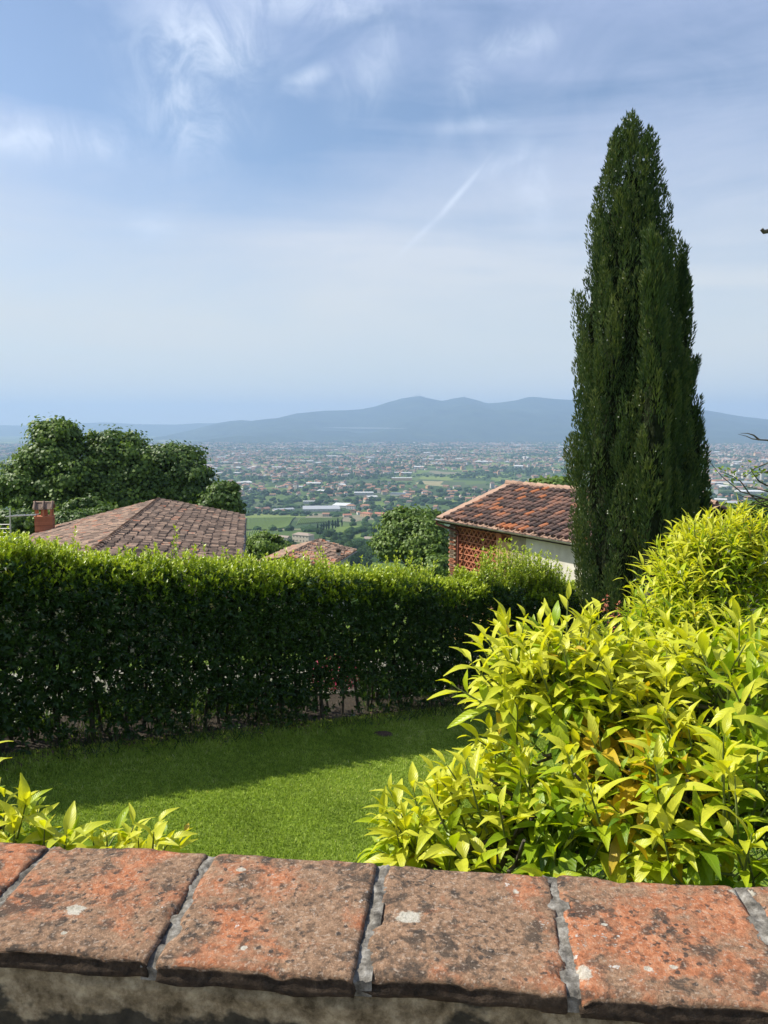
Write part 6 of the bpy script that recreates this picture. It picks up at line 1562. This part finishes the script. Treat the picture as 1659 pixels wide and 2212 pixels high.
for k in range(4):
    V = np.array([[1, 0, 0], [.3, .9, 0], [-.8, .6, 0], [-.85, -.5, 0], [.2, -.95, 0], [.55, .35, .8], [-.45, .4, 1.0 - .15 * k], [-.1, -.5, .75 + .1 * k]], float)
    FT.append((V, np.array([[0, 1, 5], [1, 6, 5], [1, 2, 6], [2, 3, 6], [3, 7, 6], [3, 4, 7], [4, 0, 7], [0, 5, 7], [5, 6, 7]])))
mass_trees()

# houses on the plain
def house_tpl(hip=False, ell=False):
    V = [(-.5, -.5, 0), (.5, -.5, 0), (.5, .5, 0), (-.5, .5, 0), (-.5, -.5, 1), (.5, -.5, 1), (.5, .5, 1), (-.5, .5, 1)]
    W_ = [[0, 1, 5, 4], [1, 2, 6, 5], [2, 3, 7, 6], [3, 0, 4, 7]]
    i = .25 if hip else 0
    Rv = [(-.56, -.56, .97), (.56, -.56, .97), (.56, .56, .97), (-.56, .56, .97), (-.56 + i, 0, 1.33), (.56 - i, 0, 1.33)]
    return np.array(V), np.array(W_), np.array(Rv), np.array([[0, 1, 5, 4], [2, 3, 4, 5]]), np.array([[0, 4, 3], [1, 2, 5]])
def plain_houses():
    r = np.random.default_rng(12); n_ = 42000; a = r.uniform(-.80, .86, n_); d = np.sqrt(r.uniform(1560 ** 2, 9300 ** 2, n_)); x = d * np.sin(a); y = d * np.cos(a)
    town = np.array([mnoise.fractal(Vector((p / 700, q / 520, 8)), 1, 2, 4) + .35 * mnoise.noise(Vector((p / 160, q / 120, 2))) for p, q in zip(x, y)])
    rightt = np.clip((a - .36) / .08, 0, 1) * .22 * (d > 2800)
    k = town + rightt > r.uniform(-.42, .42, n_) - .02; k &= r.random(n_) < .78
    x, y, d, town = x[k], y[k], d[k], town[k]
    ok = np.ones(len(x), bool)
    for (tx, ty, tr) in taken: ok &= ((x - tx) ** 2 + (y - ty) ** 2) > (tr + 10) ** 2
    x, y, d, town = x[ok], y[ok], d[ok], town[ok]; n_ = len(x)
    ind = r.random(n_) < .05; W_ = np.where(ind, r.uniform(25, 70, n_), r.uniform(9, 22, n_)); D_ = np.where(ind, r.uniform(18, 35, n_), r.uniform(8, 13, n_)); H_ = np.where(ind, r.uniform(5, 8, n_), r.uniform(5, 9.5, n_))
    tall = r.random(n_) < .03; H_[tall] *= 1.9
    th = r.choice([.2, .2 + math.pi / 2, -.35, 1.2], n_) + r.normal(0, .12, n_); tw = np.clip(r.normal(.52, .24, n_), 0, 1); tr_ = np.clip(r.normal(.52, .2, n_), 0, .9); tr_[ind] = np.where(r.random(ind.sum()) < .6, 1., .1); Z = ground(x, y) - .3
    P = np.stack([x, y, Z], -1); q = px(P); inwin = ((q[:, 0] > 430) & (q[:, 0] < 1220)) | ((q[:, 0] > 1535) & (q[:, 0] < 1690)); score = W_ * H_ / d ** 2 * np.where(inwin, 1, .001); order = np.argsort(-score); print('houses', n_)
    names = ['cream', 'white', 'ochre', 'grey']; V, Wf, Rv, Rq, Rt = house_tpl(); V2, _, Rv2, Rq2, Rt2 = house_tpl(True)
    meshes = []
    for (tw_, tr__, hip) in ((.35, .6, 0), (.85, .65, 1), (1.0, .55, 0), (.6, .3, 1), (.8, 1.0, 0)):
        m = MB(); m.add(V, Wf, 0, tw_); m.add(Rv2 if hip else Rv, Rq, 1, tr__); m.add(Rv2 if hip else Rv, Rt, 1, tr__)
        wv = MB()
        for u in (-.3, 0, .3):
            for z in (.3, .7):
                m.add([(u - .05, -.503, z - .1), (u + .05, -.503, z - .1), (u + .05, -.503, z + .1), (u - .05, -.503, z + .1)], [[0, 1, 2, 3]], 2, .5)
        meshes.append(m.mesh('town_house', [M['far_wall'], M['far_roof'], M['window']]))
    L = ['cream house with a brown tiled roof out on the plain', 'white house with a hipped terracotta roof out on the plain', 'ochre house with a red-brown roof out on the plain', 'beige house with a dull brown hipped roof out on the plain', 'long pale shed with a whitish roof out on the plain']
    for i in order[:300]:
        k = 4 if ind[i] else int(r.integers(0, 4)); o = link('town_house' if k < 4 else 'long_shed', meshes[k], None, tuple(P[i]), label=L[k], category='house' if k < 4 else 'shed', group=('cream houses', 'white houses', 'ochre houses', 'beige houses', 'long sheds')[k] + ' on the plain')
        o.scale = (W_[i], D_[i], H_[i]); o.rotation_euler.z = th[i]
    rest = order[300:]; n2 = len(rest); R = np.zeros((n2, 3, 3)); c, s = np.cos(th[rest]), np.sin(th[rest]); R[:, 0, 0] = c; R[:, 0, 1] = -s; R[:, 1, 0] = s; R[:, 1, 1] = c; R[:, 2, 2] = 1
    S = np.stack([W_, D_, H_], -1)[rest]; mb = MB(); mb.scatter(V, Wf, R, P[rest], S, tw[rest], 0); mb.scatter(Rv, Rq, R, P[rest], S, tr_[rest], 1); mb.scatter(Rv, Rt, R, P[rest], S, tr_[rest], 1)
    mb.build('distant_town', [M['far_wall'], M['far_roof']], kind='stuff')
plain_houses()
